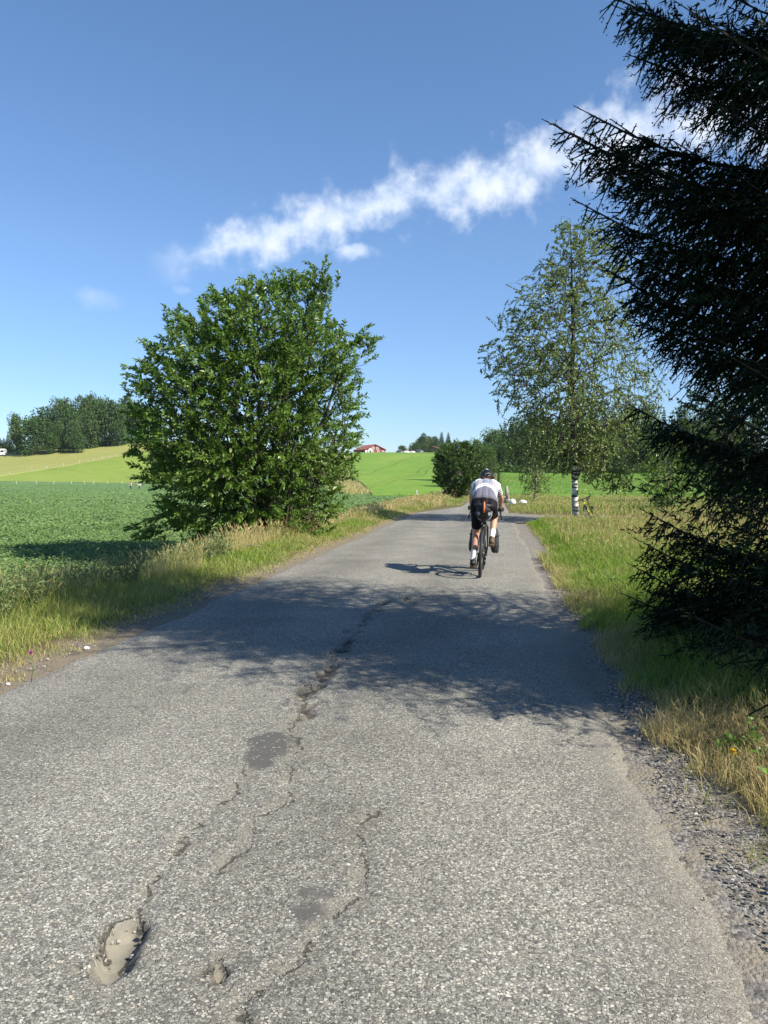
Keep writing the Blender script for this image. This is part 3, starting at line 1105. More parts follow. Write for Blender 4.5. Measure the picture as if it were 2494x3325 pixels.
# --- the birch by the junction
m_birchbark, t = mat_new('birch_bark')
pos = t.n('ShaderNodeTexCoord').outputs['Object']
st = t.vmath('MULTIPLY', pos, (2.2, 2.2, 9.0))
n1 = t.noise(st, 1.0, 4.0, .6)
n2 = t.noise(t.vmath('MULTIPLY', pos, (6, 6, 30)), 1.0, 3.0, .6)
sz = t.n('ShaderNodeSeparateXYZ', ins={0: pos}).outputs[2]
thr = t.n('ShaderNodeMapRange', ins={0: sz, 1: 0.0, 2: 8.0, 3: 0.53, 4: .36}).outputs[0]
dk = t.smooth(t.math('SUBTRACT', t.math('ADD', t.math('MULTIPLY', n1, .75), t.math('MULTIPLY', n2, .25)), thr), 0.0, 0.035)
whitec = t.mix(t.noise(pos, 14.0, 4.0), (.50, .48, .44, 1), (.78, .76, .72, 1))
c = t.mix(dk, whitec, (.035, .03, .028, 1))
bs = t.n('ShaderNodeBsdfPrincipled', ins={'Base Color': c, 'Roughness': .7, 'Specular IOR Level': .2})
t.set(bs, 'Normal', t.n('ShaderNodeBump', ins={'Height': dk, 'Strength': .5, 'Distance': .01}))
finish(t, bs)
m_birchtwig = bark_mat('birch_twig', (.045, .032, .026), (.10, .08, .07))
m_birchleaf = leaf_mat('birch_leaf', (.09, .145, .03), (.22, .29, .085), rough=.38, trans=.34, tcol=(.22, .28, .05), spec=.5)


def birch(loc, mpp, rows, x0, base, trunk_pts, trunk_r, ntips, tlen, per, L, W, label, group=None, clump=.42, rotz=YAW, inner=.15):
    tr = empty('birch_tree', loc, (0, 0, rotz))
    tag(tr, label, 'tree', group)
    a = np.array(rows, float)
    prof = ((base - a[:, 0]) * mpp, (x0 - a[:, 1]) * mpp, (a[:, 2] - x0) * mpp)

    def df(t_, out, rho):
        zf = np.clip(t_[:, 2] / ((base - rows[-1][0]) * mpp), 0, 1)
        return out * .5 + np.array([0, 0, 1.0]) * (-.75 + 1.35 * zf)[:, None] + rng.normal(size=out.shape) * .42
    tree_mesh_parts('birch', np.array(trunk_pts), np.array(trunk_r), prof, ntips, tlen, per, L, W, m_birchleaf, (m_birchbark, m_birchtwig), df, tr, sides=4, rmin=.0035, rpow=.46,
                    inner=inner, clump=clump, clump_scale=.75, rich=False, lift=-.03, zpen=.25, skip=3 if len(trunk_pts) > 8 else 2, wpow=1.15, droop=.30, spread=.95, up=.25, fold=.15, curl=.1, hang=.55, size_var=.25)
    return tr


bx, by, bz = ground_at(576, 521.5)
bD = float(cam_DU(bx, by)[0])
mB = SRC / F_PX * bD
rows = [(1590, 1960, 2060), (1555, 1900, 2070), (1500, 1640, 2090), (1430, 1610, 2130), (1370, 1625, 2150), (1300, 1610, 2170), (1240, 1575, 2150), (1180, 1550, 2120), (1130, 1545, 2090), (1080, 1610, 2075), (1020, 1620, 2060), (960, 1640, 2050), (900, 1700, 2040), (840, 1745, 2035), (780, 1755, 2010), (735, 1790, 1985), (705, 1825, 1870)]
tp = [(1695, 1873), (1640, 1869), (1560, 1868), (1480, 1862), (1380, 1858), (1280, 1856), (1180, 1854), (1080, 1858), (980, 1852), (880, 1850), (790, 1846), (725, 1842)]
tr_pts = [((u_ - 1872) * mB, .04 * math.sin(i), (1695 - v_) * mB) for i, (v_, u_) in enumerate(tp)]
main_birch = birch((bx, by, -.02), mB, rows, 1872.0, 1695.0, tr_pts, np.array([.14, .118, .11, .10, .092, .088, .075, .062, .045, .03, .018, .007]), 3300, .44, 32, .058, .047, 'tall birch with a black-marked white trunk in the right meadow, a bicycle leaning on it')
# broken-off limb stub on its trunk
stb = MB()
pz = (1695 - 1545) * mB
stb.tube([((1868 - 1872) * mB + .03, -.05, pz - .06), (.13, -.09, pz + .22), (.19, -.10, pz + .38)], [.07, .055, .03], 8)
stb.build('limb_stub', m_birchbark, main_birch, True)

sxb, syb, _ = ground_at(536, 503)
sD = float(cam_DU(sxb, syb)[0])
mb2 = SRC / F_PX * sD
birch((sxb, syb, -.05), mb2, [(1600, 1690, 1790), (1560, 1680, 1790), (1500, 1685, 1785), (1440, 1700, 1780), (1400, 1715, 1765), (1370, 1732, 1748)], 1740.0, 1635.0,
      [((u_ - 1740) * mb2, .02, (1635 - v_) * mb2) for v_, u_ in ((1635, 1733), (1580, 1738), (1520, 1740), (1450, 1739), (1375, 1740))], np.array([.085, .07, .055, .035, .012]), 380, .55, 14, .085, .062,
      'slender young birch with thin white trunk beyond the junction, near the white boulders', clump=.3)

# --- rounded tree by the road further on, in front of the wood
m_mid = leaf_mat('roadside_leaf', (.03, .07, .012), (.085, .15, .026), rough=.5, trans=.28, spec=.35)
m_light = leaf_mat('pale_crown_leaf', (.04, .085, .018), (.10, .165, .035), rough=.55, trans=.3, spec=.3)
m_dark = leaf_mat('wood_leaf', (.026, .064, .018), (.078, .145, .036), rough=.55, trans=.25, spec=.3)
m_conif = leaf_mat('conifer_needles', (.010, .026, .012), (.028, .055, .024), rough=.6, trans=.12, spec=.2)
m_trunk = bark_mat('grey_bark', (.06, .05, .04), (.14, .12, .10))


def round_tree(name, loc, rows, x0, base, mpp, ntips, tlen, per, L, W, mat, label, cat='tree', clump=.3, trunk_h=.35, r0=.14, group=None):
    tr = empty(name, loc, (0, 0, YAW))
    tag(tr, label, cat, group)
    a = np.array(rows, float)
    prof = ((base - a[:, 0]) * mpp, (x0 - a[:, 1]) * mpp, (a[:, 2] - x0) * mpp)
    H = prof[0][-1]
    trunk = np.array([(0.02 * math.sin(i * 2), .02, H * s) for i, s in enumerate(np.linspace(0, .8, 7))])

    def df(t_, out, rho):
        return out * .8 + np.array([0, 0, 1.0]) * (.1 + .9 * t_[:, 2] / H)[:, None]
    tree_mesh_parts(name, trunk, np.linspace(r0, r0 * .15, 7), prof, ntips, tlen, per, L, W, mat, (m_trunk, m_trunk), df, tr, sides=4, rmin=.008, rpow=.42, inner=.4, clump=clump, clump_scale=.9, rich=False, spread=.8, up=.6)
    return tr


rx, ry, _ = ground_at(459, 498.5)
rD = float(cam_DU(rx, ry)[0])
mR = SRC / F_PX * rD
round_tree('roadside_tree', (rx, ry, -.05), [(1600, 1440, 1530), (1570, 1410, 1560), (1530, 1398, 1575), (1490, 1394, 1580), (1460, 1412, 1568), (1438, 1440, 1540), (1424, 1465, 1512)], 1490.0, 1615.0, mR, 620, .5, 16, .17, .11, m_mid,
           'dark round-crowned tree at the left edge of the road ahead of the cyclist')


# --- trees of the woods: a few kinds, copied
def proto_decid(seed, nleaf, lobes, size, mat, spread=1.0):
    """unit-height crown of many leaf clumps on a cluster of lobes"""
    r_ = np.random.default_rng(seed)
    C = []
    for k in range(lobes):
        a = r_.random() * 2 * math.pi
        zc = .17 + .63 * r_.random()
        rad = (.24 * spread) * (1 - abs(zc - .5) * 1.1) * r_.random() ** .5 * 1.3
        C.append((math.cos(a) * rad, math.sin(a) * rad, zc, .13 + .11 * r_.random()))
    C.append((0, 0, .82, .14))
    C.append((0, 0, .5, .22))
    C = np.array(C)
    li = r_.integers(0, len(C), nleaf)
    dirs = norm(r_.normal(size=(nleaf, 3)))
    rr = C[li, 3] * (.55 + .5 * r_.random(nleaf)) * np.array(1.0)
    P = C[li, :3] + dirs * rr[:, None]
    P[:, 2] = np.clip(P[:, 2], .06, 1.0)
    D = norm(dirs + r_.normal(size=(nleaf, 3)) * .6 + np.array([0, 0, -.1]))
    Nn = norm(dirs * .6 + np.array([0, 0, .5]) + np.array(S_DIR) * .0 + r_.normal(size=(nleaf, 3)) * .5)
    sz = size * (.6 + .8 * r_.random(nleaf))
    V, F, k = leaves_geo(P, D, Nn, sz, sz * .75, .15, .2)
    tint = .25 + .3 * r_.random(len(C))[li] + .4 * r_.random(nleaf)
    me = make_mesh('crown', V, F, [mat], False, {'tint': np.repeat(tint.clip(0, 1), k)})
    mb = MB()
    mb.tube([(0, 0, -.03), (.005, 0, .2), (0, .005, .45), (0, 0, .75)], [.022, .018, .012, .004], 6)
    for q_ in C[:6]:
        z0 = q_[2] * .6
        mb.tube([(0, 0, z0), (q_[0] * .6, q_[1] * .6, z0 + .6 * (q_[2] - z0)), (q_[0], q_[1], q_[2])], [.01, .007, .003], 4)
    return me, mb.mesh('trunk', [m_trunk], True)


def proto_conifer(seed, nleaf, mat, width=.16):
    r_ = np.random.default_rng(seed)
    zt = 1 - r_.random(nleaf) ** .62 * .97
    zt = np.minimum(np.round(zt * 26) / 26 + r_.normal(size=nleaf) * .006, .999)
    rmax = width * (1 - zt) ** .85 + .004
    ang = r_.random(nleaf) * 2 * math.pi
    lob = .8 + .3 * np.sin(ang * 5 + np.round(zt * 26) * 1.7)
    rr = rmax * lob * r_.random(nleaf) ** .45
    P = np.stack([np.cos(ang) * rr, np.sin(ang) * rr, zt - .25 * rr], 1)
    D = norm(np.stack([np.cos(ang), np.sin(ang), np.full(nleaf, -.25)], 1) + r_.normal(size=(nleaf, 3)) * .3)
    Nn = norm(np.array([0, 0, 1.0]) + r_.normal(size=(nleaf, 3)) * .4)
    sz = .05 * (.6 + .8 * r_.random(nleaf)) * (.4 + .6 * (1 - zt))
    V, F, k = leaves_geo(P, D, Nn, sz, sz * .5, .1, .3)
    me = make_mesh('conifer_crown', V, F, [mat], False, {'tint': np.repeat(r_.random(nleaf), k)})
    mb = MB()
    mb.tube([(0, 0, -.02), (0, 0, .5), (0, 0, 1.0)], [.014, .008, .002], 6)
    return me, mb.mesh('trunk', [m_trunk], True)


PROTO = {
    'broad': proto_decid(1, 4000, 16, .045, m_dark, 1.25),
    'broad2': proto_decid(2, 4000, 14, .045, m_dark, 1.05),
    'tall': proto_decid(3, 3600, 16, .042, m_dark, .8),
    'pale': proto_decid(4, 4000, 16, .042, m_light, 1.0),
    'pale2': proto_decid(5, 3600, 12, .042, m_light, .8),
    'conifer': proto_conifer(6, 3600, m_conif),
    'conifer2': proto_conifer(7, 3200, m_conif, .13),
}


def wood_tree(kind, u, depth, v_top, v_base, width_px, label, group, name=None, sink=.0):
    """stands a copy of a tree kind on the terrain; height and spread in metres from their size in the picture"""
    p = hz(u, depth)
    H = (v_base - v_top) / F_PX * depth
    zt = CAM_H - (v_top - 480) / F_PX * depth
    H = max(H, zt - p[2]) if zt > p[2] + 1 else H
    crown, trunk = PROTO[kind]
    bw = {'broad': .74, 'broad2': .66, 'tall': .55, 'pale': .62, 'pale2': .52, 'conifer': .3, 'conifer2': .25}[kind]
    Wd = width_px / F_PX * depth / bw
    o = empty(name or ('spruce_tree' if 'conifer' in kind else 'broadleaf_tree'), (p[0], p[1], p[2] - sink), (0, 0, random.random() * 6.28))
    o.scale = (Wd, Wd, H)
    tag(o, label, 'tree', group)
    link('trunk', trunk, o)
    link('foliage', crown, o, kind='stuff')
    return o


def z4(x, y):
    return x / 3.318 * SRC, (1230 + y / 3.318) * SRC


GL = 'trees of the wood on the left hill'
left_trees = [
    ('pale2', 190, 360, 790, 150, 296, 'pale leafy tree at the left end of the hilltop wood, behind a round dark tree'),
    ('broad', 390, 388, 765, 320, 290, 'round dark low-crowned tree on the left slope, foremost at the left end of the wood'),
    ('broad2', 490, 280, 730, 230, 312, 'dark tree rising behind the round dark tree, left of the gap in the wood'),
    ('pale2', 650, 190, 740, 150, 312, 'tall greyish leafy tree just right of the gap in the hilltop wood'),
    ('tall', 640, 430, 720, 130, 292, 'short narrow tree at the foot of the gap in the hilltop wood'),
    ('broad2', 750, 188, 740, 200, 306, 'dark full tree right of the tall greyish tree in the hilltop wood'),
    ('tall', 800, 440, 735, 150, 290, 'small leafy tree at the front edge in the middle of the hilltop wood'),
    ('pale', 890, 155, 735, 210, 312, 'highest tree in the middle of the hilltop wood, with a pale top'),
    ('broad2', 960, 330, 725, 200, 296, 'dark rounded tree under the highest crown of the hilltop wood'),
    ('pale2', 1000, 150, 720, 150, 316, 'tall pale feathery crown right of the highest tree on the hill'),
    ('tall', 1075, 185, 720, 170, 314, 'narrow dark crown between the feathery tree and the big round one on the hill'),
    ('broad', 1185, 186, 715, 300, 302, 'big dark round tree at the right end of the hilltop wood, next to the shrub'),
    ('tall', 1290, 420, 705, 150, 298, 'small dark tree at the right foot of the hilltop wood, trunk bare'),
    ('pale', 1390, 155, 700, 190, 330, 'pale distant crown half hidden behind the big shrub on the hill'),
    ('broad', 1480, 240, 700, 260, 326, 'dark tree of the hilltop wood hidden behind the big shrub'),
    ('tall', 850, 560, 740, 130, 287, 'low bushy tree under the highest crowns at the front of the hilltop wood'),
    ('tall', 570, 560, 755, 120, 288, 'low bushy tree right beside the round dark one on the left slope'),
]
for kind, X_, yt, yb, wd, dep, lab in left_trees:
    u_, v_ = z4(X_, yt)
    wood_tree(kind, u_, dep, v_, z4(0, yb)[1], wd * .0928 * 1.05, lab, GL, sink=.3)
for X_, yt, lab in ((-60, 600, 'first of the dark spruces at the far left edge, left of the wood'), (8, 618, 'dark spruce above the white caravan at the left edge'), (52, 628, 'short dark spruce between the caravan and the wood'), (95, 592, 'dark spruce touching the left end of the wood'), (130, 640, 'low dark spruce in front of the pale tree at the left end of the wood')):
    u_, v_ = z4(X_, yt)
    wood_tree('conifer', u_, 310, v_, z4(0, 800)[1], 9, lab, 'spruces at the left end of the wood', sink=.3)


def z2(x, y):
    return (1150 + x / 3.318) * SRC, (1380 + y / 3.318) * SRC


GR = 'trees of the wood on the right slope'
GF = 'trees around the far farm'
for kind, X_, yt, yb, wd, dep, lab in (
        ('broad', 515, 238, 332, 75, 405, 'small round tree alone on the far hilltop right of the red barn'),
        ('broad2', 655, 203, 328, 110, 392, 'dark rounded tree by the far cabin, left of the taller ones'),
        ('tall', 745, 95, 325, 90, 400, 'tall dark tree standing left of the brown cabin on the hill'),
        ('broad2', 705, 160, 325, 90, 405, 'dark tree between the rounded one and the tall one beside the cabin'),
        ('pale', 800, 125, 320, 90, 412, 'leafy tree behind the brown cabin'),
        ('tall', 870, 125, 320, 90, 412, 'leafy tree just right of the brown cabin roof'),
        ('broad2', 760, 215, 330, 70, 396, 'low bush-like tree in front of the tall dark one near the cabin'),
        ('broad', 600, 285, 330, 40, 398, 'small bush in the far farmyard beside the tarp heap'),
        ('broad2', 820, 290, 335, 60, 385, 'low bush below the brown cabin wall')):
    u_, v_ = z2(X_, yt)
    wood_tree(kind, u_, dep, v_, z2(0, yb)[1], wd * .0928, lab, GF, sink=.2)
for X_, yt, lab in ((941, 72, 'left one of two thin spruce tops rising over the wood by the cabin'), (1012, 78, 'right one of two thin spruce tops rising over the wood by the cabin')):
    u_, v_ = z2(X_, yt)
    wood_tree('conifer2', u_, 330, v_, z2(0, 330)[1], 9, lab, 'thin spruces over the far wood', sink=.2)
u_, v_ = z2(1000, 150)
for kind, X_, yt, yb, wd, dep, lab in (
        ('pale', 1000, 150, 600, 200, 150, 'leafy tree showing over the top of the dark round roadside tree'),
        ('pale', 1190, 142, 570, 210, 146, 'pale green tree in front of the right wood, above the cyclist on the left'),
        ('pale2', 1320, 140, 570, 170, 150, 'pale leafy crown above the cyclist helmet, right of another pale one'),
        ('pale', 1440, 205, 575, 170, 140, 'lower pale green tree between the pale crowns and the dark wood'),
        ('broad2', 1090, 300, 600, 200, 125, 'dark leafy tree filling the gap behind the round roadside tree')):
    u_, v_ = z2(X_, yt)
    wood_tree(kind, u_, dep, v_, z2(0, yb)[1], wd * .0928, lab, GR, sink=.2)
kinds = ['broad2', 'tall', 'broad', 'tall', 'conifer', 'broad2', 'tall', 'conifer', 'pale2']
whr = ['left of the young birch', 'behind the young birch', 'between the two birches', 'behind the tall birch trunk', 'right of the tall birch', 'behind the spruce']
desc = {'broad': 'broad dark', 'broad2': 'full dark', 'tall': 'narrow dark', 'conifer': 'pointed dark', 'pale2': 'paler leafy'}
cnt = 0
right_wood = []
for row, dep, step, vt0 in ((0, 192, 13.5, 433), (1, 206, 15.5, 422), (2, 224, 17.0, 414)):
    u_ = 486 + row * 5
    while u_ < 735:
        kd = kinds[(cnt * 5 + row * 2) % len(kinds)]
        vt = vt0 + random.uniform(-6, 10) - 3.0 * (u_ > 520) + (10 if u_ < 500 else 0)
        wi = 0 if u_ < 525 else 1 if u_ < 545 else 2 if u_ < 565 else 3 if u_ < 585 else 4 if u_ < 630 else 5
        rown = ('front row', 'second row', 'back row')[row]
        wd = random.uniform(17, 25) * (.62 if kd == 'conifer' else 1)
        wt = wood_tree(kd, u_, dep + random.uniform(-4, 4), vt, 474, wd, '', GR, sink=.3)
        right_wood.append((u_, wt, '%s tree, %s of the right wood, %s' % (desc[kd], rown, whr[wi])))
        cnt += 1
        u_ += step * random.uniform(.8, 1.2)
for u_, wt, lab in right_wood:
    same = sorted(a for a, _, l_ in right_wood if l_ == lab)
    k = same.index(u_)
    wt['label'] = lab if len(same) == 1 else (('leftmost ' if k == 0 else 'rightmost ' if k == len(same) - 1 else 'middle ') + lab)
# low undergrowth along the foot of the right wood
ug = []
for k in range(5200):
    u_ = rng.uniform(484, 740)
    ug.append(hz(u_, rng.uniform(183, 190), abs(rng.normal()) * .9))
ug = np.array(ug)
V, F, k = leaves_geo(ug, norm(rng.normal(size=ug.shape) + [0, 0, .4]), norm(rng.normal(size=ug.shape) * .5 + [0, 0, 1]), .7, .5)
link('undergrowth', make_mesh('undergrowth', V, F, [m_mid], False, {'tint': np.repeat(rng.random(len(ug)), k)}), kind='stuff')
bpy.data.objects['undergrowth']['label'] = 'low leafy undergrowth along the foot of the right wood'
bpy.data.objects['undergrowth']['category'] = 'undergrowth'

ug = []
for k in range(5000):
    u_ = rng.uniform(-25, 160)
    ug.append(hz(u_, rng.uniform(300, 318), abs(rng.normal()) * 1.6))
ug = np.array(ug)
V, F, k = leaves_geo(ug, norm(rng.normal(size=ug.shape) + [0, 0, .4]), norm(rng.normal(size=ug.shape) * .5 + [0, 0, 1]), .95, .7)
o = link('undergrowth', make_mesh('undergrowth', V, F, [m_dark], False, {'tint': np.repeat(rng.random(len(ug)), k)}), kind='stuff')
o['label'], o['category'] = 'dark undergrowth between the trunks of the hilltop wood on the left', 'undergrowth'
for u_, dep, hh_, lab in ((161, 224, 40, 'dark tree at the foot of the pasture behind the big shrub, upper of two'), (166, 216, 36, 'dark tree at the foot of the pasture behind the big shrub, lower of two')):
    wood_tree('broad2', u_, dep, 485 - hh_, 485, 22, lab, 'trees at the foot of the pasture', sink=.2)

# --- leafy things behind the spruce on the right
p = hz(668, 37)
round_tree('leafy_bush', (p[0], p[1], p[2]), [(0.1, -.9, .9), (.8, -1.5, 1.5), (1.6, -1.7, 1.7), (2.4, -1.5, 1.5), (3.2, -1.0, 1.0), (3.8, -.3, .3)] and [(-.1, -.9, .9), (-.8, -1.4, 1.5), (-1.6, -1.6, 1.7), (-2.4, -1.4, 1.5), (-3.1, -.9, 1.0), (-3.6, -.3, .3)], 0.0, 0.0, 1.0, 260, .5, 14, .13, .075, m_shrub,
           'leafy bush in the tall meadow grass, between the tall birch and the big spruce', 'bush', clump=.3, r0=.05)
for u_, dep, Hh, wd, lab in ((752, 25, 6.6, 2.6, 'leafy tree showing through gaps of the big spruce at the right edge'), (722, 47, 6.5, 3.0, 'broad leafy tree in the meadow behind the big spruce')):
    p = hz(u_, dep)
    round_tree('leafy_tree', (p[0], p[1], p[2]), [(-.6, -wd * .5, wd * .5), (-Hh * .25, -wd * .9, wd * .9), (-Hh * .5, -wd, wd), (-Hh * .75, -wd * .8, wd * .8), (-Hh, -.3, .3)], 0.0, 0.0, 1.0, 520, .6, 16, .12, .07, m_light, lab, 'tree', clump=.3, r0=.12)


# ================================================================== THE NEAR SPRUCE
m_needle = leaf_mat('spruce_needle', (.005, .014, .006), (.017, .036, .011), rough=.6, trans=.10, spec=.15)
m_sprucebark = bark_mat('spruce_bark', (.026, .02, .016), (.06, .046, .036))


def near_spruce(loc, Hh, Lmax, label, specials=(), group=None, zlow=.25):
    root = empty('spruce_tree', loc)
    tag(root, label, 'tree', group)
    mb = MB()
    zz = np.linspace(0, Hh, 14)
    mb.tube([(0.04 * math.sin(k), .04 * math.cos(k * 1.3), z_) for k, z_ in enumerate(zz)], .19 * (1 - zz / Hh) ** .8 + .01, 10)
    mb.build('trunk', m_sprucebark, root, True)
    tocam = norm(np.array([-loc[0], -loc[1], 0.0]))
    segA, segB, sgr, shA, shB, shk = [], [], [], [], [], []
    branches = []
    z_ = zlow
    while z_ < Hh - .3:
        nb = 8 if z_ < 8 else 6
        a0 = random.random() * 6.28
        for k in range(nb):
            a = a0 + k * 2 * math.pi / nb + random.uniform(-.25, .25)
            Lb = Lmax * (1 if z_ < 4.5 else (1 - ((z_ - 4.5) / (Hh - 4.5)) ** 1.15)) * random.uniform(.70, 1.0)
            Lb *= 1 - .32 * math.exp(-((z_ - 2.3) / .26) ** 2)      # a thin tier, where the sky shows
            branches.append((z_ + random.uniform(-.1, .1), a, max(Lb, .25), None))
        z_ += .205 if z_ < 7.6 else .42
    for s_ in specials:
        branches.append(s_)
    Zv = np.array([0, 0, 1.0])
    spts = []
    for zb, a, Lb, rise in branches:
        facing = math.cos(a) * tocam[0] + math.sin(a) * tocam[1]
        fine = (zb < 6.6) and facing > .0
        elev = rise if rise is not None else (-.06 if zb < 1.2 else .02 + .07 * min(zb, 8))
        dirh = np.array([math.cos(a), math.sin(a), 0.0])
        sideh = np.array([-math.sin(a), math.cos(a), 0.0])
        ns = 12
        s = np.linspace(0, 1, ns)
        curve = Lb * (elev * s - (.34 - .02 * min(zb, 8)) * s * (1 - s) - .04 * s + (.10 * s ** 3))
        wig = .05 * Lb * np.sin(s * 5 + a * 7) * s
        pts = np.array([0, 0, zb]) + dirh * (Lb * s)[:, None] + sideh * wig[:, None] + Zv * curve[:, None]
        pts[:, 2] = np.maximum(pts[:, 2], .10 + .12 * s)
        if rise is not None:
            spts.append(pts[4:])
        rb = .009 + .009 * Lb
        segA.append(pts[:-1])
        segB.append(pts[1:])
        sgr.append(np.linspace(rb, .004, ns)[:-1])
        spc = rise is not None
        step = .050 if spc else .085 if fine else .17
        m = max(3, int(Lb * .95 / step))
        sp = .06 + .94 * (np.tile(np.arange(m), 2) + rng.random(2 * m)) / m
        sp = np.minimum(sp, .995)
        sd_ = np.repeat([-1.0, 1.0], m)
        pos_ = np.stack([np.interp(sp, s, pts[:, c_]) for c_ in range(3)], 1)
        i0 = np.minimum((sp * (ns - 1)).astype(int), ns - 2)
        tan = norm(pts[i0 + 1] - pts[i0])
        l2 = (1.15 if spc else 1.0) * np.minimum(.66, .46 * Lb * (1 - sp) + .13) * rng.uniform(.65, 1.15, 2 * m)
        d2 = norm(tan * .70 + sideh * (sd_ * rng.uniform(.35, .95, 2 * m))[:, None] + Zv * rng.uniform(-1.55, .10, 2 * m)[:, None])
        e2 = pos_ + d2 * l2[:, None] - Zv * (.15 * l2)[:, None]
        shA.append(pos_)
        shB.append(e2)
        shk.append(np.full(2 * m, fine))
        q = np.maximum((l2 / (.07 if fine else .3)).astype(int), 0)
        ii = np.repeat(np.arange(2 * m), q)
        if len(ii):
            c_ = np.concatenate([np.arange(k_) for k_ in q])
            f = (c_ + .5 + .3 * rng.random(len(ii))) / (q[ii] + .2)
            p3 = pos_[ii] + (e2 - pos_)[ii] * f[:, None]
            lat = norm(np.cross(d2[ii], Zv))
            sg = np.where(c_ % 2, 1.0, -1.0)
            l3 = (.05 + .34 * l2[ii] * (1 - f)) * rng.uniform(.7, 1.2, len(ii))
            d3 = norm(d2[ii] * .75 + lat * (sg * .75)[:, None] + Zv * rng.uniform(-.7, .15, len(ii))[:, None])
            shA.append(p3)
            shB.append(p3 + d3 * l3[:, None])
            shk.append(np.full(len(ii), fine))
        shA.append(pts[-4:-1])
        shB.append(np.array([pts[-3], pts[-2], pts[-1] + (pts[-1] - pts[-2]) * .4]))
        shk.append(np.full(3, fine))
    A, B, K = np.concatenate(shA), np.concatenate(shB), np.concatenate(shk)
    keep = K
    A, B, K = A[keep], B[keep], K[keep]
    sa, sbb, sr = np.concatenate(segA), np.concatenate(segB), np.concatenate(sgr)
    mb = MB()
    V, F = segments_geo(sa, sbb, sr, sr * .85, 5)
    mb.add(V, F)
    Ls = np.linalg.norm(B - A, axis=1)
    mb.build('branches', m_sprucebark, root, kind='stuff')
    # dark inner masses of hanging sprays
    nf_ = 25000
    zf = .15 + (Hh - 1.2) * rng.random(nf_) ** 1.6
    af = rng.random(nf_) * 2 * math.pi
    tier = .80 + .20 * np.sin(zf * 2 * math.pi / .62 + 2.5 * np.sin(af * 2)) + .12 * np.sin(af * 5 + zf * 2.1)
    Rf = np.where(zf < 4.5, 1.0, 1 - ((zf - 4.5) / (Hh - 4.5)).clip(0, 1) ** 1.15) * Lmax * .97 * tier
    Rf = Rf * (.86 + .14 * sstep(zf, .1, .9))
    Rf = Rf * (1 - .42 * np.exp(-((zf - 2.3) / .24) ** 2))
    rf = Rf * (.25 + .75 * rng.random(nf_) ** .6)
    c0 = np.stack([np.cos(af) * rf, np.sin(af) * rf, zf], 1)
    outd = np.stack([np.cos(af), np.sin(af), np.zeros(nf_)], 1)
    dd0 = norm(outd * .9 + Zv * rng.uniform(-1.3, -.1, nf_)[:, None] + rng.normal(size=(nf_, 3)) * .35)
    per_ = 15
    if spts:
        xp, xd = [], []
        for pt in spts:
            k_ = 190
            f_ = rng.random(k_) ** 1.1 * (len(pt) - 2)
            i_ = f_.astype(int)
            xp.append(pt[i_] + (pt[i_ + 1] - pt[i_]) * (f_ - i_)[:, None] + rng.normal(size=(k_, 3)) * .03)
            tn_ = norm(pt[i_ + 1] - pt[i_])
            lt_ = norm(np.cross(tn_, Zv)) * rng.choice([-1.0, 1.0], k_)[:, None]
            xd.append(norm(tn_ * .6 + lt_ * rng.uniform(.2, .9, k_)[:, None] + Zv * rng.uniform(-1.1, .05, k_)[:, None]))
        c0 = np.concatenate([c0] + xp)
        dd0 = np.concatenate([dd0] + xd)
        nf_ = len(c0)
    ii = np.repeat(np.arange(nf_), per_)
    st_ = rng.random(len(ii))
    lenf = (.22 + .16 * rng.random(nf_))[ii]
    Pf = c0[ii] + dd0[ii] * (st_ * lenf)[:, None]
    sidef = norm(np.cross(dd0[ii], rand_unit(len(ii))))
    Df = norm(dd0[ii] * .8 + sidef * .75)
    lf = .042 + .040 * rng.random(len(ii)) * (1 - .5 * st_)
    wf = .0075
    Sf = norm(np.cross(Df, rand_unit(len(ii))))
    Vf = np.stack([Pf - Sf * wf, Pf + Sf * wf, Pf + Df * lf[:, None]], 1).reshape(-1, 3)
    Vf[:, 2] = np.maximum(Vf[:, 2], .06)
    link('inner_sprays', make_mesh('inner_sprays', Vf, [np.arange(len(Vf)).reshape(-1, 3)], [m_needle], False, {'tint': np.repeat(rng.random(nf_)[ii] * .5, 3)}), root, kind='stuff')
    # needles along every shoot
    co = MB()
    lng = np.linalg.norm(B - A, axis=1) > .10
    V, F = segments_geo(A[lng], B[lng], np.full(lng.sum(), .0078), np.full(lng.sum(), .0034), 3)
    link('shoots', make_mesh('shoots', V, [F], [m_needle], True, {'tint': np.repeat(rng.random(lng.sum()) * .5, 6)}), root, kind='stuff')
    print('shoots', len(A))
    cnt = np.where(K, np.ceil(Ls * 44), np.ceil(Ls * 9)).astype(int)
    ti = np.repeat(np.arange(len(A)), cnt)
    n = len(ti)
    s = rng.random(n)
    T = norm(B - A)[ti]
    P = A[ti] + (B - A)[ti] * s[:, None]
    rad = norm(np.cross(T, rand_unit(n)))
    rad[:, 2] = rad[:, 2] * .8 + .12
    D = norm(T * .75 + rad * .8)
    ln = np.where(K[ti], .023, .058) * (.75 + .5 * rng.random(n))
    wd = np.where(K[ti], .0056, .014)
    Sd = norm(np.cross(D, rand_unit(n)))
    V = np.stack([P - Sd * wd[:, None], P + Sd * wd[:, None], P + D * ln[:, None]], 1).reshape(-1, 3)
    F = np.arange(3 * n).reshape(-1, 3)
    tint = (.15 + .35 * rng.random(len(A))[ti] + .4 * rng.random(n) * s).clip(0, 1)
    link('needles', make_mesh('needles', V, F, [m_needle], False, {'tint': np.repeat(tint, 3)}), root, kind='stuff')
    return n


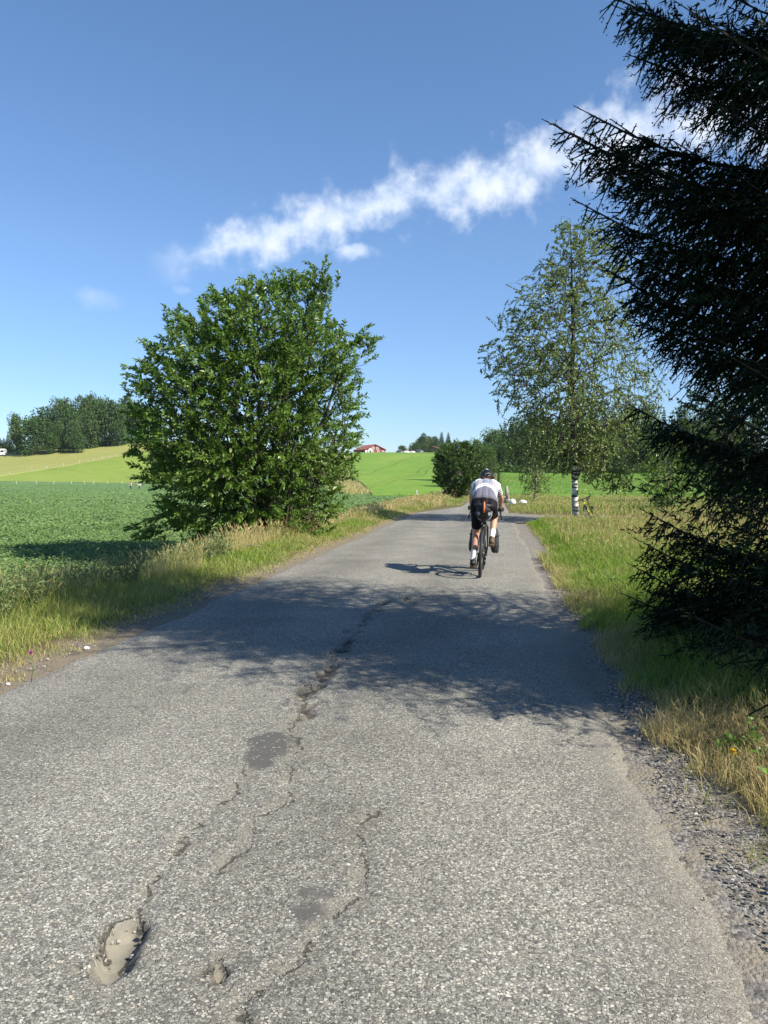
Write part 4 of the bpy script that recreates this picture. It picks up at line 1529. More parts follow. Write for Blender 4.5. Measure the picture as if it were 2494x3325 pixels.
def special(u, v, depth, loc, z0):
    """a branch whose tip stands at the measured place"""
    d = CAMP + ray(u, v) * depth - np.array(loc)
    L_ = math.hypot(d[0], d[1])
    return (z0, math.atan2(d[1], d[0]), L_, (d[2] - z0) / L_ - .06)


SP = (3.85, 5.55, 0.0)
spec_br = [special(559, 138, 5.6, SP, 3.5), special(590, 120, 5.8, SP, 3.7), special(612, 2, 5.8, SP, 4.6), special(585, 205, 6.2, SP, 3.0),
           special(625, 20, 5.6, SP, 4.7), special(640, 60, 5.9, SP, 4.4), special(600, 160, 6.0, SP, 3.2), special(612, 245, 6.3, SP, 2.8), special(606, 268, 6.3, SP, 2.4),
           special(628, 600, 6.6, SP, .75), special(632, 570, 6.9, SP, .8), special(646, 515, 6.6, SP, 1.0), special(640, 545, 6.7, SP, .9), special(628, 406, 6.8, SP, 1.75), special(634, 318, 6.6, SP, 2.3)]
nn = near_spruce(SP, 15.5, 2.80, 'huge near-black spruce at the right edge, branches reaching over the road', spec_br)
print('needles', nn)


# ================================================================== GRASS, CROP LEAVES, GRAVEL
m_grass = grass_mat('verge_grass', (.10, .19, .018), (.25, .39, .045), (.50, .40, .20))
m_meadow = grass_mat('meadow_grass', (.14, .23, .03), (.28, .38, .06), (.55, .45, .22))


def blades(name, x, y, H, Wd, dry, tint, mat, label, lean=.55, heads=0.0, z0=None, category='grass', azim=None):
    n = len(x)
    z = height(x, y) - .01 if z0 is None else z0
    P = np.stack([x, y, z], 1)
    a = rng.random(n) * 2 * math.pi if azim is None else azim + rng.normal(size=n) * .7
    ld = np.stack([np.cos(a), np.sin(a), np.zeros(n)], 1)
    b_ = np.abs(rng.normal(size=n)) * lean * .5 + lean * .25
    fa = rng.random(n) * 2 * math.pi
    sd = np.stack([np.cos(fa), np.sin(fa), np.zeros(n)], 1)
    H, Wd = np.broadcast_to(H, n), np.broadcast_to(Wd, n)
    up = np.array([0, 0, 1.0])
    w2 = (Wd * .5)[:, None]
    m1 = P + up * (H * .52)[:, None] + ld * (H * b_ * .32)[:, None]
    tp_ = P + up * (H * (1 - .28 * b_))[:, None] + ld * (H * b_)[:, None]
    V = np.stack([P - sd * w2, P + sd * w2, m1 - sd * w2 * .8, m1 + sd * w2 * .8, tp_], 1).reshape(-1, 3)
    k = np.arange(n)[:, None] * 5
    Q = k + np.array([[0, 1, 3, 2]])
    T = k + np.array([[2, 3, 4]])
    tn, dr = np.repeat(tint, 5), np.repeat(dry, 5)
    if heads > 0:
        hs = np.where(rng.random(n) < heads)[0]
        m = len(hs)
        ax = norm(tp_[hs] - m1[hs])
        hl = (H[hs] * .20).clip(.04, .16)[:, None]
        hw = np.maximum(Wd[hs] * 1.5, .006)[:, None]
        s1 = norm(np.cross(ax, sd[hs]))
        s2 = np.cross(ax, s1)
        c0 = tp_[hs] - ax * hl * .3
        hv = np.stack([c0, c0 + ax * hl * .45 + s1 * hw, c0 + ax * hl * .45 - s1 * hw, c0 + ax * hl * .45 + s2 * hw, c0 + ax * hl * .45 - s2 * hw, c0 + ax * hl * 1.25], 1).reshape(-1, 3)
        kk = len(V) + np.arange(m)[:, None] * 6
        Q = np.concatenate([Q, kk + np.array([[0, 1, 5, 2]]), kk + np.array([[0, 3, 5, 4]])])
        V = np.concatenate([V, hv])
        tn = np.concatenate([tn, np.repeat(rng.random(m), 6)])
        dr = np.concatenate([dr, np.full(m * 6, .9)])
    me = make_mesh(name, V, [Q, T], [mat], False, {'tint': tn, 'dry': dr})
    o = link(name, me, kind='stuff')
    o['label'] = label
    o['category'] = category
    return o


def scatter(x0, x1, y0, y1, per_m2):
    per_m2 = per_m2 * .82
    n = int((x1 - x0) * (y1 - y0) * per_m2)
    return rng.uniform(x0, x1, n), rng.uniform(y0, y1, n)


def in_view(x, y, pad=60):
    D, U = cam_DU(x, y)
    return (D > .8) & (U > -pad) & (U < 768 + pad + 500 / np.maximum(D, .5))


def clump(x, y, sc, seed):
    return fbm(x * sc, y * sc, seed, 3)


# right verge, close to the camera: dry and green short grass at the gravel
parts = []
for y0, y1, dens in ((1.2, 4.6, 5200), (4.6, 9.5, 2600), (9.5, 14.5, 2600)):
    x, y = scatter(.85, 4.2 if y1 < 10 else 3.6, y0, y1, dens)
    gap = x - road_right(y) - .21 + .12 * sstep(y, 4.2, 6) + .30 * (clump(x, y, 2.2, 201) - .5) * 2
    keep = (gap > 0) | ((gap > -.25) & (rng.random(len(x)) < .06))
    keep &= (clump(x, y, 5, 202) + .35 * np.clip(gap, 0, 1) > .30)
    keep &= in_view(x, y, 20)
    parts.append((x[keep], y[keep], gap[keep]))
x, y, gap = [np.concatenate(a) for a in zip(*parts)]
near = sstep(y, 5.5, 4.2)
near = 1 - sstep(y, 4.2, 6.0)
dryv = np.clip(near * .75 + (1 - sstep(gap, .0, .5)) * .55 * (1 - near) + (clump(x, y, 1.6, 203) - .5) * 1.6, 0, 1)
dryv = (dryv + rng.normal(size=len(x)) * .25).clip(0, 1)
H = (.07 + .16 * clump(x, y, 1.2, 204) + .10 * sstep(gap, .2, 1.2)) * (.6 + .7 * rng.random(len(x)))
blades('verge_grass', x, y, H, .0025 + .0005 * y, dryv, rng.random(len(x)), m_grass, 'short dry and green grass along the right edge of the road, partly in the spruce shade', lean=.9)

# tall meadow grass on the right, with seed heads
parts = []
for x0, x1, y0, y1, dens in ((1.5, 9, 12.5, 21, 520), (1.6, 13, 21, 27.4, 330), (4.2, 24, 27.4, 32.0, 130), (.9, 24, 32.6, 46, 105), (.9, 26, 46, 66, 55)):
    x, y = scatter(x0, x1, y0, y1, dens)
    edge_ = x - road_right(y) - .55 + .5 * (y > 33)
    road2 = (y > 26.9 - 1.4 * np.exp(-(x - .7) / 1.1)) & (y < 33.0 + 1.6 * np.exp(-(x - .7) / 1.1)) & (x < 16)
    keep = (edge_ > .5 * clump(x, y, 1.0, 211) - .1) & in_view(x, y, 10) & ~road2
    parts.append((x[keep], y[keep]))
x, y = [np.concatenate(a) for a in zip(*parts)]
e_ = x - road_right(y)
H = (.26 + .40 * clump(x, y, .7, 212)) * (.55 + .6 * rng.random(len(x))) * (.55 + .45 * sstep(e_, .6, 1.8)) * np.where(y > 33, .62, 1) * (1 - .72 * np.exp(-(((x - bx - .35) / 1.0) ** 2 + ((y - by + 1.5) / 2.6) ** 2)))
dryv = (.10 + 1.25 * (clump(x, y, .45, 213) - .5) + .22 * rng.normal(size=len(x)) + .16 * sstep(y, 15, 22)).clip(0, 1)
blades('meadow_grass', x, y, H, np.maximum(.004, .0005 * y), dryv, rng.random(len(x)), m_meadow, 'tall seeding meadow grass, straw and green, right of the road round the birch', lean=.5, heads=.10)
# bright short grass between the road and the tall meadow
x, y = scatter(.9, 3.2, 13.5, 27.0, 900)
e_ = x - road_right(y)
keep = (e_ > .16 + .25 * clump(x, y, 1.5, 215)) & (e_ < 2.0)
x, y, e_ = x[keep], y[keep], e_[keep]
dryv = ((1 - sstep(e_, .1, .55)) * .8 + (clump(x, y, .8, 216) - .5) * 1.2 + .2 * rng.normal(size=len(x))).clip(0, 1)
blades('roadside_grass', x, y, (.08 + .14 * sstep(e_, .2, 1.2)) * (.6 + .8 * rng.random(len(x))), .0028 + .0004 * y, dryv, rng.random(len(x)), m_grass, 'bright short grass between the road and the tall meadow grass on the right', lean=.8)
# patchy tufts on the mown meadow
x, y = [], []
uu_, dd_ = rng.uniform(500, 700, 26000), rng.uniform(64, 150, 26000)
x = f0[0] * dd_ + RT[0] * (uu_ - CX) / F_PX * dd_
y = f0[1] * dd_ + RT[1] * (uu_ - CX) / F_PX * dd_
keep = clump(x, y, .25, 221) > .42
x, y = x[keep], y[keep]
blades('mown_grass', x, y, .22 + .2 * rng.random(len(x)), .06, (.15 + .5 * (clump(x, y, .12, 222) - .4) + .1 * rng.normal(size=len(x))).clip(0, 1), rng.random(len(x)), m_grass, 'bright green mown meadow grass in front of the right wood', lean=1.0)

# left verge: short green grass at the road, then a tall dry band, then the crop
parts = []
for y0, y1, dens in ((4.6, 9, 2600), (9, 16, 1500), (16, 26, 900), (26, 44, 420), (44, 95, 130)):
    x, y = scatter(-5.2 if y1 < 45 else -6.2, -1.2 if y0 > 30 else -3.3, y0, y1, dens)
    gap = road_left(y) - x - .10 + .22 * (clump(x, y, 1.8, 231) - .5) * 2
    keep = (gap > 0) & in_view(x, y, 15) & (clump(x, y, 3.5, 232) + .5 * gap > .36)
    keep &= (gap < 1.15 + .5 * clump(x, y, .8, 233)) | (y > 44)
    parts.append((x[keep], y[keep], gap[keep]))
x, y, gap = [np.concatenate(a) for a in zip(*parts)]
H = (.05 + .13 * sstep(gap, .05, 1.0) * (.5 + clump(x, y, .9, 234))) * (.6 + .7 * rng.random(len(x)))
dryv = (.38 + .45 * (1 - sstep(gap, 0, .35)) + 1.2 * (clump(x, y, .7, 235) - .5) + .2 * rng.normal(size=len(x))).clip(0, 1)
blades('verge_grass', x, y, H, .0030 + .00048 * y, dryv, rng.random(len(x)), m_grass, 'green grass strip along the left edge of the road', lean=.8)
parts = []
for y0, y1, dens in ((5.5, 10, 950), (10, 20, 900), (20, 30, 520), (30, 50, 260), (50, 100, 60)):
    x, y = scatter(-6.9, -4.35 if y0 < 30 else -2.9, y0, y1, dens)
    gap = road_left(y) - x
    keep = (gap > .85 + .5 * clump(x, y, .9, 241)) & in_view(x, y, 15) & (clump(x, y, 1.3, 242) > .34)
    keep &= rng.random(len(x)) < 1 - .75 * sstep(-x, 5.9, 6.9)
    parts.append((x[keep], y[keep]))
x, y = [np.concatenate(a) for a in zip(*parts)]
H = (.22 + .42 * clump(x, y, .6, 243)) * (.5 + .65 * rng.random(len(x)))
dryb = sstep(y, 9.0, 11.5)
dryv = (.35 + .40 * dryb + 1.1 * (clump(x, y, .6, 244) - .5) + .2 * rng.normal(size=len(x))).clip(0, 1)
blades('dry_grass', x, y, H, np.maximum(.0042, .0005 * y), dryv, rng.random(len(x)), m_meadow, 'tall straw-coloured dry grass between the left roadside and the crop', lean=.55, heads=.2)

# weeds with small leaves in the left verge near the camera
x, y = scatter(-7.4, -4.5, 6.0, 13.0, 46)
keep = clump(x, y, .8, 251) > .40
x, y = x[keep], y[keep]
V_, F3, F4, tt_ = [], [], [], []
b0, d0, l0 = [], [], []
for px, py in zip(x, y):
    pz = float(height(px, py))
    for q_ in range(4):
        d_ = norm(np.array([rng.normal() * .35, rng.normal() * .35, 1.0]))
        b0.append((px + rng.normal() * .05, py + rng.normal() * .05, pz + .05))
        d0.append(d_)
        l0.append(.25 + .35 * rng.random())
b0, d0, l0 = np.array(b0), np.array(d0), np.array(l0)
V, F, k, ti, s = twig_leaves(b0, d0, l0, 14, .055, .02, spread=.9, up=.6, rich=False)
mbw = MB()
mbw.add(V, F, np.repeat(.3 + .5 * rng.random(len(ti)), k))
Vs, Fs = segments_geo(b0 - d0 * .06, b0 + d0 * l0[:, None], np.full(len(b0), .003), np.full(len(b0), .0015), 3)
mbw.add(Vs, Fs, .3)
m_weed = leaf_mat('weed_leaf', (.09, .14, .045), (.22, .27, .11), rough=.55, trans=.3)
o = mbw.build('weeds', m_weed, attr='tint', kind='stuff')
o['label'], o['category'] = 'leafy grey-green weeds in the left verge nearest the camera', 'weeds'

# broad-leaved weeds in the right verge
b0, d0, l0 = [], [], []
for px, py, rr in ((1.45, 3.55, .22), (1.75, 3.9, .2), (1.35, 4.1, .15), (1.9, 3.3, .2), (1.6, 10.2, .25), (2.1, 11.4, .3), (1.5, 12.3, .2), (2.4, 9.6, .3), (1.25, 2.75, .12), (1.55, 2.5, .15)):
    for q_ in range(16):
        ox, oy = rng.normal(size=2) * rr * .5
        b0.append((px + ox, py + oy, float(height(px + ox, py + oy)) + .02))
        d0.append(norm(np.array([rng.normal() * .5, rng.normal() * .5, 1.0])))
        l0.append(.07 + .11 * rng.random())
b0, d0, l0 = np.array(b0), np.array(d0), np.array(l0)
V, F, k, ti, s = twig_leaves(b0, d0, l0, 9, .038, .015, spread=1.0, up=.7, rich=True)
mbw = MB()
mbw.add(V, F, np.repeat(.3 + .6 * rng.random(len(ti)), k))
Vs, Fs = segments_geo(b0, b0 + d0 * l0[:, None], np.full(len(b0), .0022), np.full(len(b0), .001), 3)
mbw.add(Vs, Fs, .3)
m_weedg = leaf_mat('green_weed_leaf', (.06, .14, .02), (.16, .30, .045), rough=.5, trans=.35)
o = mbw.build('weeds', m_weedg, attr='tint', kind='stuff')
o['label'], o['category'] = 'small clumps of bright broad-leaved weeds in the right verge', 'weeds'

# crop leaves over the field
m_cropleaf = leaf_mat('crop_leaf', (.10, .168, .054), (.185, .275, .092), rough=.5, trans=.28, tcol=(.14, .24, .04), spec=.18)
Pl, Ll = [], []
for y0, y1, n_try, size in ((7, 18, 48000, .075), (18, 32, 54000, .092), (32, 60, 38000, .14), (60, 110, 22000, .20), (110, 206, 14000, .28)):
    dd_ = np.sqrt(rng.uniform(y0 ** 2, y1 ** 2, n_try)) if y1 < 60 else rng.uniform(y0, y1, n_try)
    uu_ = rng.uniform(-25, 425 if y0 >= 18 else 330, n_try)
    x = f0[0] * dd_ + RT[0] * (uu_ - CX) / F_PX * dd_
    y = f0[1] * dd_ + RT[1] * (uu_ - CX) / F_PX * dd_
    yf = np.interp(x, yfar_x, yfar_y)
    keep = (x < -6.1 + .35 * (clump(x, y, 1.1, 261) - .5)) & (y < yf)
    x, y = x[keep], y[keep]
    z = height(x, y) + canopy + (fbm(x * 1.7, y * 1.7, 41, 3) - .5) * .22
    edge_f = sstep(-x, 6.0, 6.8)
    z = z - .25 * (1 - edge_f) * rng.random(len(x)) + rng.uniform(-.07, .10, len(x)) * (size / .1) ** .5
    Pl.append(np.stack([x, y, z], 1))
    Ll.append(size * (.6 + .7 * rng.random(len(x))))
Pl, Ll = np.concatenate(Pl), np.concatenate(Ll)
n = len(Pl)
D = norm(rng.normal(size=(n, 3)) * np.array([1, 1, .35]) + np.array([0, 0, .1]))
Nn = norm(rng.normal(size=(n, 3)) * .27 + np.array([0, 0, .8]) + np.array(S_DIR) * .45)
V, F, k = leaves_geo(Pl, D, Nn, Ll, Ll * .72, .12, .2)
tint = (.45 + 1.1 * (clump(Pl[:, 0], Pl[:, 1], .35, 262) - .5) + .28 * rng.normal(size=n)).clip(0, 1)
o = link('crop_plants', make_mesh('crop_plants', V, F, [m_cropleaf], False, {'tint': np.repeat(tint, k)}), kind='stuff')
o['label'], o['category'] = 'dense low dark green leafy crop filling the field on the left', 'crop'

# loose stones along the edges of the tarmac
Vi, Fi = sphere_geo(5, 3)
Pn, Sz = [], []
for side_, y0, y1, n_ in ((1, 1.3, 5.5, 2600), (1, 5.5, 13, 800), (-1, 4.8, 12, 600)):
    y = rng.uniform(y0, y1, n_)
    off = np.abs(rng.normal(size=n_)) * .17
    x = road_right(y) + off + .0 if side_ > 0 else road_left(y) - off
    Pn.append(np.stack([x, y, height(x, y) + .018 + .0 * x], 1))
    Sz.append(.0025 + .0055 * rng.random(n_) ** 2.6 + .001 * y / 3)
y = rng.uniform(1.4, 6, 260)
x = rng.uniform(-2.8, .85, 260)
keep = rng.random(260) < .1 + .9 * sstep(x, .35, .8)
Pn.append(np.stack([x, y, .018 * (1 - ((x + 1.28) / 2.15) ** 2) - .006], 1)[keep])
Sz.append(np.full(int(keep.sum()), .006))
# crumbs lying in and round the pot-holes
for poly, cn in ((hole_a, 150), (hole_b, 40)):
    pp_ = np.array(poly)
    a = rng.integers(0, len(pp_), cn)
    tq = rng.random(cn)[:, None]
    q_ = pp_[a] * (1 - tq) + pp_[(a + 1) % len(pp_)] * tq + rng.normal(size=(cn, 2)) * .012
    Pn.append(np.stack([q_[:, 0], q_[:, 1], np.full(cn, -.022)], 1))
    Sz.append(.004 + .009 * rng.random(cn) ** 2)
Pn, Sz = np.concatenate(Pn), np.concatenate(Sz)
n = len(Pn)
sc_ = (1 + .35 * rng.normal(size=(n, 1, 3))).clip(.5, 1.7) * np.array([1, 1, .65])
V = Pn[:, None] + Vi[None] * sc_ * Sz[:, None, None] * (1 + .22 * rng.normal(size=(n, len(Vi), 1)))
nv = len(Vi)
Fs = [(np.arange(n)[:, None, None] * nv + f[None]).reshape(-1, f.shape[1]) for f in Fi]
m_gravel, t = mat_new('gravel_stone')
a = t.n('ShaderNodeAttribute', attribute_name='tint').outputs['Fac']
c = t.ramp(a, [(0, (.07, .068, .063)), (.45, (.17, .162, .147)), (.85, (.30, .285, .25)), (1, (.45, .43, .40))])
finish(t, t.n('ShaderNodeBsdfPrincipled', ins={'Base Color': c, 'Roughness': .9}))
o = link('gravel', make_mesh('gravel', V.reshape(-1, 3), Fs, [m_gravel], False, {'tint': np.repeat(rng.random(n), nv)}), kind='stuff')
o['label'], o['category'] = 'loose grey gravel stones along the broken edges of the road', 'gravel'

# dry bank with weeds between the shrub and the green hill field
us_, ds_ = rng.uniform(328, 374, 9000), rng.uniform(78, 150, 9000)
keep = us_ < 372 - 14 * sstep(ds_, 98, 150)
keep &= ~((ds_ < 97) & (us_ > 340) & (rng.random(9000) < .9))
us_, ds_ = us_[keep], ds_[keep]
x = f0[0] * ds_ + RT[0] * (us_ - CX) / F_PX * ds_
y = f0[1] * ds_ + RT[1] * (us_ - CX) / F_PX * ds_
keep = y > np.interp(x, yfar_x, yfar_y)
x, y = x[keep], y[keep]
blades('bank_grass', x, y, .5 + .5 * rng.random(len(x)), .07, (.75 + .2 * rng.normal(size=len(x))).clip(0, 1), rng.random(len(x)), m_meadow, 'dry grassy bank between the shrub and the green hill field', lean=.6)


# ================================================================== OBJECTS
# --- fallen bare branch at the foot of the shrub
m_dead = bark_mat('dead_wood', (.30, .25, .18), (.52, .46, .36), 20)
def src_ground(su, sv, z):
    return ground_at(su * SRC, sv * SRC, z)
o = empty('fallen_branch', src_ground(850, 1800, -.1))
tag(o, 'bare pale fallen branch lying in the dry grass at the foot of the big shrub', 'branch')
mb = MB()
def bpts(lst):
    return [src_ground(a, b_, z_) - np.array(o.location) for a, b_, z_ in lst]
mb.tube(bpts([(655, 1743, .12), (700, 1757, .12), (752, 1781, .10), (800, 1783, .08), (866, 1782, .06), (905, 1780, .12)]), [.012, .017, .026, .024, .02, .008], 7)
mb.build('stem', m_dead, o, True)
for ls, rs in (([(754, 1783, .1), (730, 1808, .06), (695, 1840, .02)], [.02, .015, .008]), ([(752, 1781, .1), (790, 1769, .2), (850, 1772, .22)], [.012, .01, .005]), ([(830, 1784, .1), (800, 1800, .05), (785, 1818, 0)], [.013, .01, .005]), ([(720, 1766, .12), (760, 1762, .22), (800, 1766, .25)], [.01, .008, .004])):
    mb = MB()
    mb.tube(bpts(ls), rs, 6)
    mb.build('side_branch', m_dead, o, True)

# --- white boulders, stump, marker post
m_whitestone = plain('whitewashed_stone', (.74, .74, .76), .8, var=.12, scale=9, bump=.5)
def boulder(u, v, wpx, hpx, label, seed, sq=.8):
    p = ground_at(u, v, .0)
    D = float(cam_DU(p[0], p[1])[0])
    r_ = np.random.default_rng(seed)
    V, F = sphere_geo(14, 10)
    d = V * np.array([1, sq, 1])
    bump_ = 1 + .16 * (fbm(V[:, 0] * 1.6 + seed, V[:, 1] * 1.6 + V[:, 2] * 1.3, seed, 3) - .5) * 2
    d = d * bump_[:, None]
    d[:, 2] = np.where(d[:, 2] < -.45, -.45, d[:, 2])
    d[:, 0] *= 1 - .16 * np.maximum(d[:, 2], 0)
    w_ = wpx / F_PX * D / 2
    d = d * np.array([w_, w_, hpx / F_PX * D / 1.35])
    o_ = link('boulder', make_mesh('boulder', d, F, [m_whitestone], True), loc=(p[0], p[1], .20))
    tag(o_, label, 'boulder', 'white boulders by the junction')
    return o_
boulder(512.8, 506, 6.8, 5.0, 'left and taller of two white boulders beside the junction', 3)
boulder(522.8, 506, 7.8, 3.7, 'right and flatter of two white boulders beside the junction', 5)
m_oldwood = bark_mat('weathered_wood', (.16, .14, .12), (.38, .35, .31), 14)
p = ground_at(507.5, 502, 0)
o = empty('stump', (p[0], p[1], 0), (0, 0, .3))
tag(o, 'weathered grey wooden stump with a leaning stub in the grass behind the cyclist', 'stump')
mb = MB()
mb.tube([(0.05, 0, -.1), (.05, 0, .15), (.08, 0, .22)], [.30, .24, .14], 9)
mb.build('base', m_oldwood, o, True)
mb = MB()
mb.tube([(0, 0, 0), (-.03, 0, .5), (-.08, .02, 1.05)], [.16, .13, .10], 8)
mb.build('upright', m_oldwood, o, True)
mb = MB()
mb.tube([(-.1, 0, .3), (-.4, 0, .35), (-.62, .05, .55)], [.09, .06, .04], 7)
mb.build('stub', m_oldwood, o, True)
m_post = plain('pale_post', (.44, .42, .37), .8, bump=.3)
p = ground_at(417, 504, 0)
pc = link('marker_post', None, None) if False else None
mb = MB()
mb.tube([(0, 0, -.3), (0, 0, .62), (.0, 0, .68)], [.05, .045, .03], 8)
o = mb.build('marker_post', m_post, None, True)
o.location = (p[0], p[1], float(height(p[0], p[1])) + .1)
o.rotation_euler = (0, R(-3), 0)
tag(o, 'short pale marker post in the left verge grass, right of the shrub', 'post')

# --- pasture fences with single posts
m_wire = plain('fence_wire', (.45, .45, .44), .5, .6)
def fence(label, pts, zoff=0.0):
    P3 = []
    for X_, Yb, dep in pts:
        u_, _ = z4(X_, Yb)
        q_ = hz(u_, dep)
        P3.append(q_)
    P3 = np.array(P3)
    root = empty('fence', P3[0])
    tag(root, label, 'fence')
    me = None
    for q_ in P3:
        if me is None:
            mb_ = MB()
            mb_.tube([(0, 0, -.3), (0, 0, 1.2)], [.06, .055], 6)
            me = mb_.mesh('post', [m_post], True)
        po = link('post', me, root, tuple(q_ - P3[0]))
        po.rotation_euler = (random.uniform(-.06, .06), random.uniform(-.08, .08), 0)
    mb_ = MB()
    for hgt_ in (.55, 1.05):
        mb_.tube([q_ - P3[0] + np.array([0, 0, hgt_]) for q_ in P3], .012, 4)
    mb_.build('wire', m_wire, root, True)
fence('wire fence on pale posts slanting up across the pasture between its straw and green parts', [(x_, 0, float(fence_D(z4(x_, 0)[0]))) for x_ in (-140, 110, 348, 512, 690, 862, 1010, 1105, 1180, 1260, 1375)])
fence('low wire fence on pale posts along the top edge of the dark crop field', [(x_, 0, 213.5) for x_ in (-30, 183, 395, 580, 770, 915, 1010, 1160, 1315, 1480)])

# --- farm buildings
def pbox(mb_, x0, x1, y0, y1, z0, z1):
    mb_.box(((x0 + x1) / 2, (y0 + y1) / 2, (z0 + z1) / 2), (x1 - x0, y1 - y0, z1 - z0))
def board_mat(name, a, b_):
    m, t = mat_new(name)
    pos = t.n('ShaderNodeTexCoord').outputs['Object']
    wv = t.n('ShaderNodeTexWave', ins={'Vector': pos, 'Scale': 2.2, 'Distortion': .3})
    nz = t.noise(pos, 3.0, 3.0)
    c = t.mix(t.math('ADD', t.math('MULTIPLY', wv.outputs['Fac'], .4), t.math('MULTIPLY', nz, .6)), a + (1,), b_ + (1,))
    finish(t, t.n('ShaderNodeBsdfPrincipled', ins={'Base Color': c, 'Roughness': .75}))
    return m
m_red = board_mat('red_boards', (.16, .022, .022), (.27, .04, .04))
m_redroof = board_mat('red_tiles', (.24, .06, .045), (.34, .10, .075))
m_brown = board_mat('brown_boards', (.13, .07, .05), (.22, .12, .085))
m_greyroof = board_mat('grey_roofing', (.14, .15, .16), (.22, .23, .24))
m_white = plain('white_paint', (.74, .74, .72), .6)
m_glass = plain('dark_glass', (.03, .035, .04), .1, spec=.6)

def gable_house(name, label, loc, rz, W_, L_, eave, ridge, mw, mr, wins, overhang=.5, door=None, wincol=None):
    """gable end faces -y; W_ wide, L_ long"""
    root = empty(name, loc, (0, 0, rz))
    tag(root, label, 'building')
    h = W_ / 2
    V = [(-h, 0, -2), (h, 0, -2), (h, 0, eave), (0, 0, ridge), (-h, 0, eave)]
    V = V + [(a, L_, c_) for a, _, c_ in V]
    mb_ = MB()
    mb_.add(V, [np.array([[0, 1, 2, 4], [5, 9, 7, 6], [1, 6, 7, 2], [0, 4, 9, 5]]), np.array([[4, 2, 3], [9, 8, 7]])])
    mb_.build('wall', mw, root)
    sl = (ridge - eave) / h
    for s_ in (-1, 1):
        mb_ = MB()
        a, b_ = 0.0, h + overhang
        th = .22
        pr = [(s_ * a, ridge + .05), (s_ * b_, ridge + .05 - sl * b_), (s_ * b_, ridge + .05 - sl * b_ + th), (s_ * a, ridge + .05 + th)]
        vv = [(x_, -overhang, z_) for x_, z_ in pr] + [(x_, L_ + overhang, z_) for x_, z_ in pr]
        mb_.add(vv, np.array([[0, 1, 2, 3], [7, 6, 5, 4], [0, 4, 5, 1], [1, 5, 6, 2], [2, 6, 7, 3], [3, 7, 4, 0]]))
        mb_.build('roof', mr, root)
        mb_ = MB()
        for y_ in (-overhang - .06,):
            vv = [(x_, y_ - .04, z_ - .1 + (.0)) for x_, z_ in pr] + [(x_, y_ + .055, z_ - .1) for x_, z_ in pr]
            mb_.add(vv, np.array([[0, 1, 2, 3], [7, 6, 5, 4], [0, 4, 5, 1], [1, 5, 6, 2], [2, 6, 7, 3], [3, 7, 4, 0]]))
        mb_.build('barge_board', mr if wincol is None else wincol, root)
    for wx, wz, ww, wh in wins:
        f = MB()
        pbox(f, wx - ww / 2, wx + ww / 2, -.12, -.003, wz - wh / 2, wz + wh / 2)
        fo = f.build('window', m_white, root)
        g = MB()
        pbox(g, wx - ww / 2 + .2, wx - .07, -.135, -.121, wz - wh / 2 + .2, wz + wh / 2 - .2)
        g.build('pane', m_glass, fo)
        g = MB()
        pbox(g, wx + .07, wx + ww / 2 - .2, -.135, -.121, wz - wh / 2 + .2, wz + wh / 2 - .2)
        g.build('pane', m_glass, fo)
    for dr in (door or []):
        wx, ww, wh, dm = dr
        f = MB()
        pbox(f, wx - ww / 2, wx + ww / 2, -.12, -.003, 0, wh)
        f.build('door', dm, root)
    return root
sc = 430 / F_PX
def zpix(v, dep):
    return CAM_H - (v - 480) / F_PX * dep
u_, v_ = z2(228, 298)
b0 = hz(u_, 434)
ridge_h = zpix(z2(0, 213)[1], 434) - b0[2]
gable_house('barn', 'red wooden barn with red gabled roof and white windows on the far hilltop', (b0[0], b0[1], b0[2]), YAW + R(24), 12.6, 17, ridge_h * .46, ridge_h, m_red, m_redroof,
            [(-1.4, ridge_h * .62, 1.4, 1.4), (1.4, ridge_h * .62, 1.4, 1.4), (-4.4, ridge_h * .22, 1.3, 1.4), (-1.6, ridge_h * .22, 1.3, 1.4), (1.8, ridge_h * .22, 1.3, 1.4), (4.8, ridge_h * .22, 1.3, 1.4)], door=[(-5.7, .9, 1.9, m_white)], wincol=m_red)
u_, v_ = z2(838, 306)
c0 = hz(u_, 396)
rh = zpix(z2(0, 236)[1], 396) - c0[2]
gable_house('cabin', 'small brown wooden cabin among trees on the far hill, right of the barn', tuple(c0), YAW - R(28), 10.5, 10, rh * .6, rh, m_brown, m_brown, [(0, rh * .35, 1.2, 1.3), (2.3, rh * .35, 1.0, 1.2)], wincol=m_brown)
u_, v_ = z2(548, 285)
c0 = hz(u_, 425)
rh = zpix(z2(0, 250)[1], 425) - c0[2]
gable_house('shed', 'grey-roofed farm shed between the red barn and the cabin, mostly behind a tree', tuple(c0), YAW - R(62), 8, 16, rh * .45, rh, m_brown, m_greyroof, [])
# farmyard bits
m_tarp = plain('white_tarp', (.48, .48, .48), .5, bump=.4, scale=2)
m_tarpd = plain('black_tarp', (.05, .05, .055), .4, bump=.4, scale=2)
u_, v_ = z2(600, 338)
c0 = hz(u_, 386)
hp = empty('tarp_heap', tuple(c0), (0, 0, YAW))
tag(hp, 'low heap under white and black tarpaulins at the near edge of the far farmyard', 'heap')
for x_, s_, m_, nm in ((-5.0, (2.2, 2.2, 1.5), m_tarpd, 'black_cover'), (-1.8, (2.2, 2.2, 1.2), m_tarp, 'white_cover'), (1.4, (2.4, 2.2, 1.0), m_tarp, 'white_cover'), (4.6, (2.9, 2.4, 1.9), m_tarpd, 'black_cover')):
    mb = MB()
    V, F = sphere_geo(14, 10)
    V = V * (1 + .2 * (fbm(V[:, 0] * 2 + x_, V[:, 1] * 2 + V[:, 2], 5) - .5))[:, None]
    mb.add(V * np.array(s_) + np.array([x_, 0, .2]), F)
    mb.build(nm, m_, hp, True)
u_, v_ = z2(175, 295)
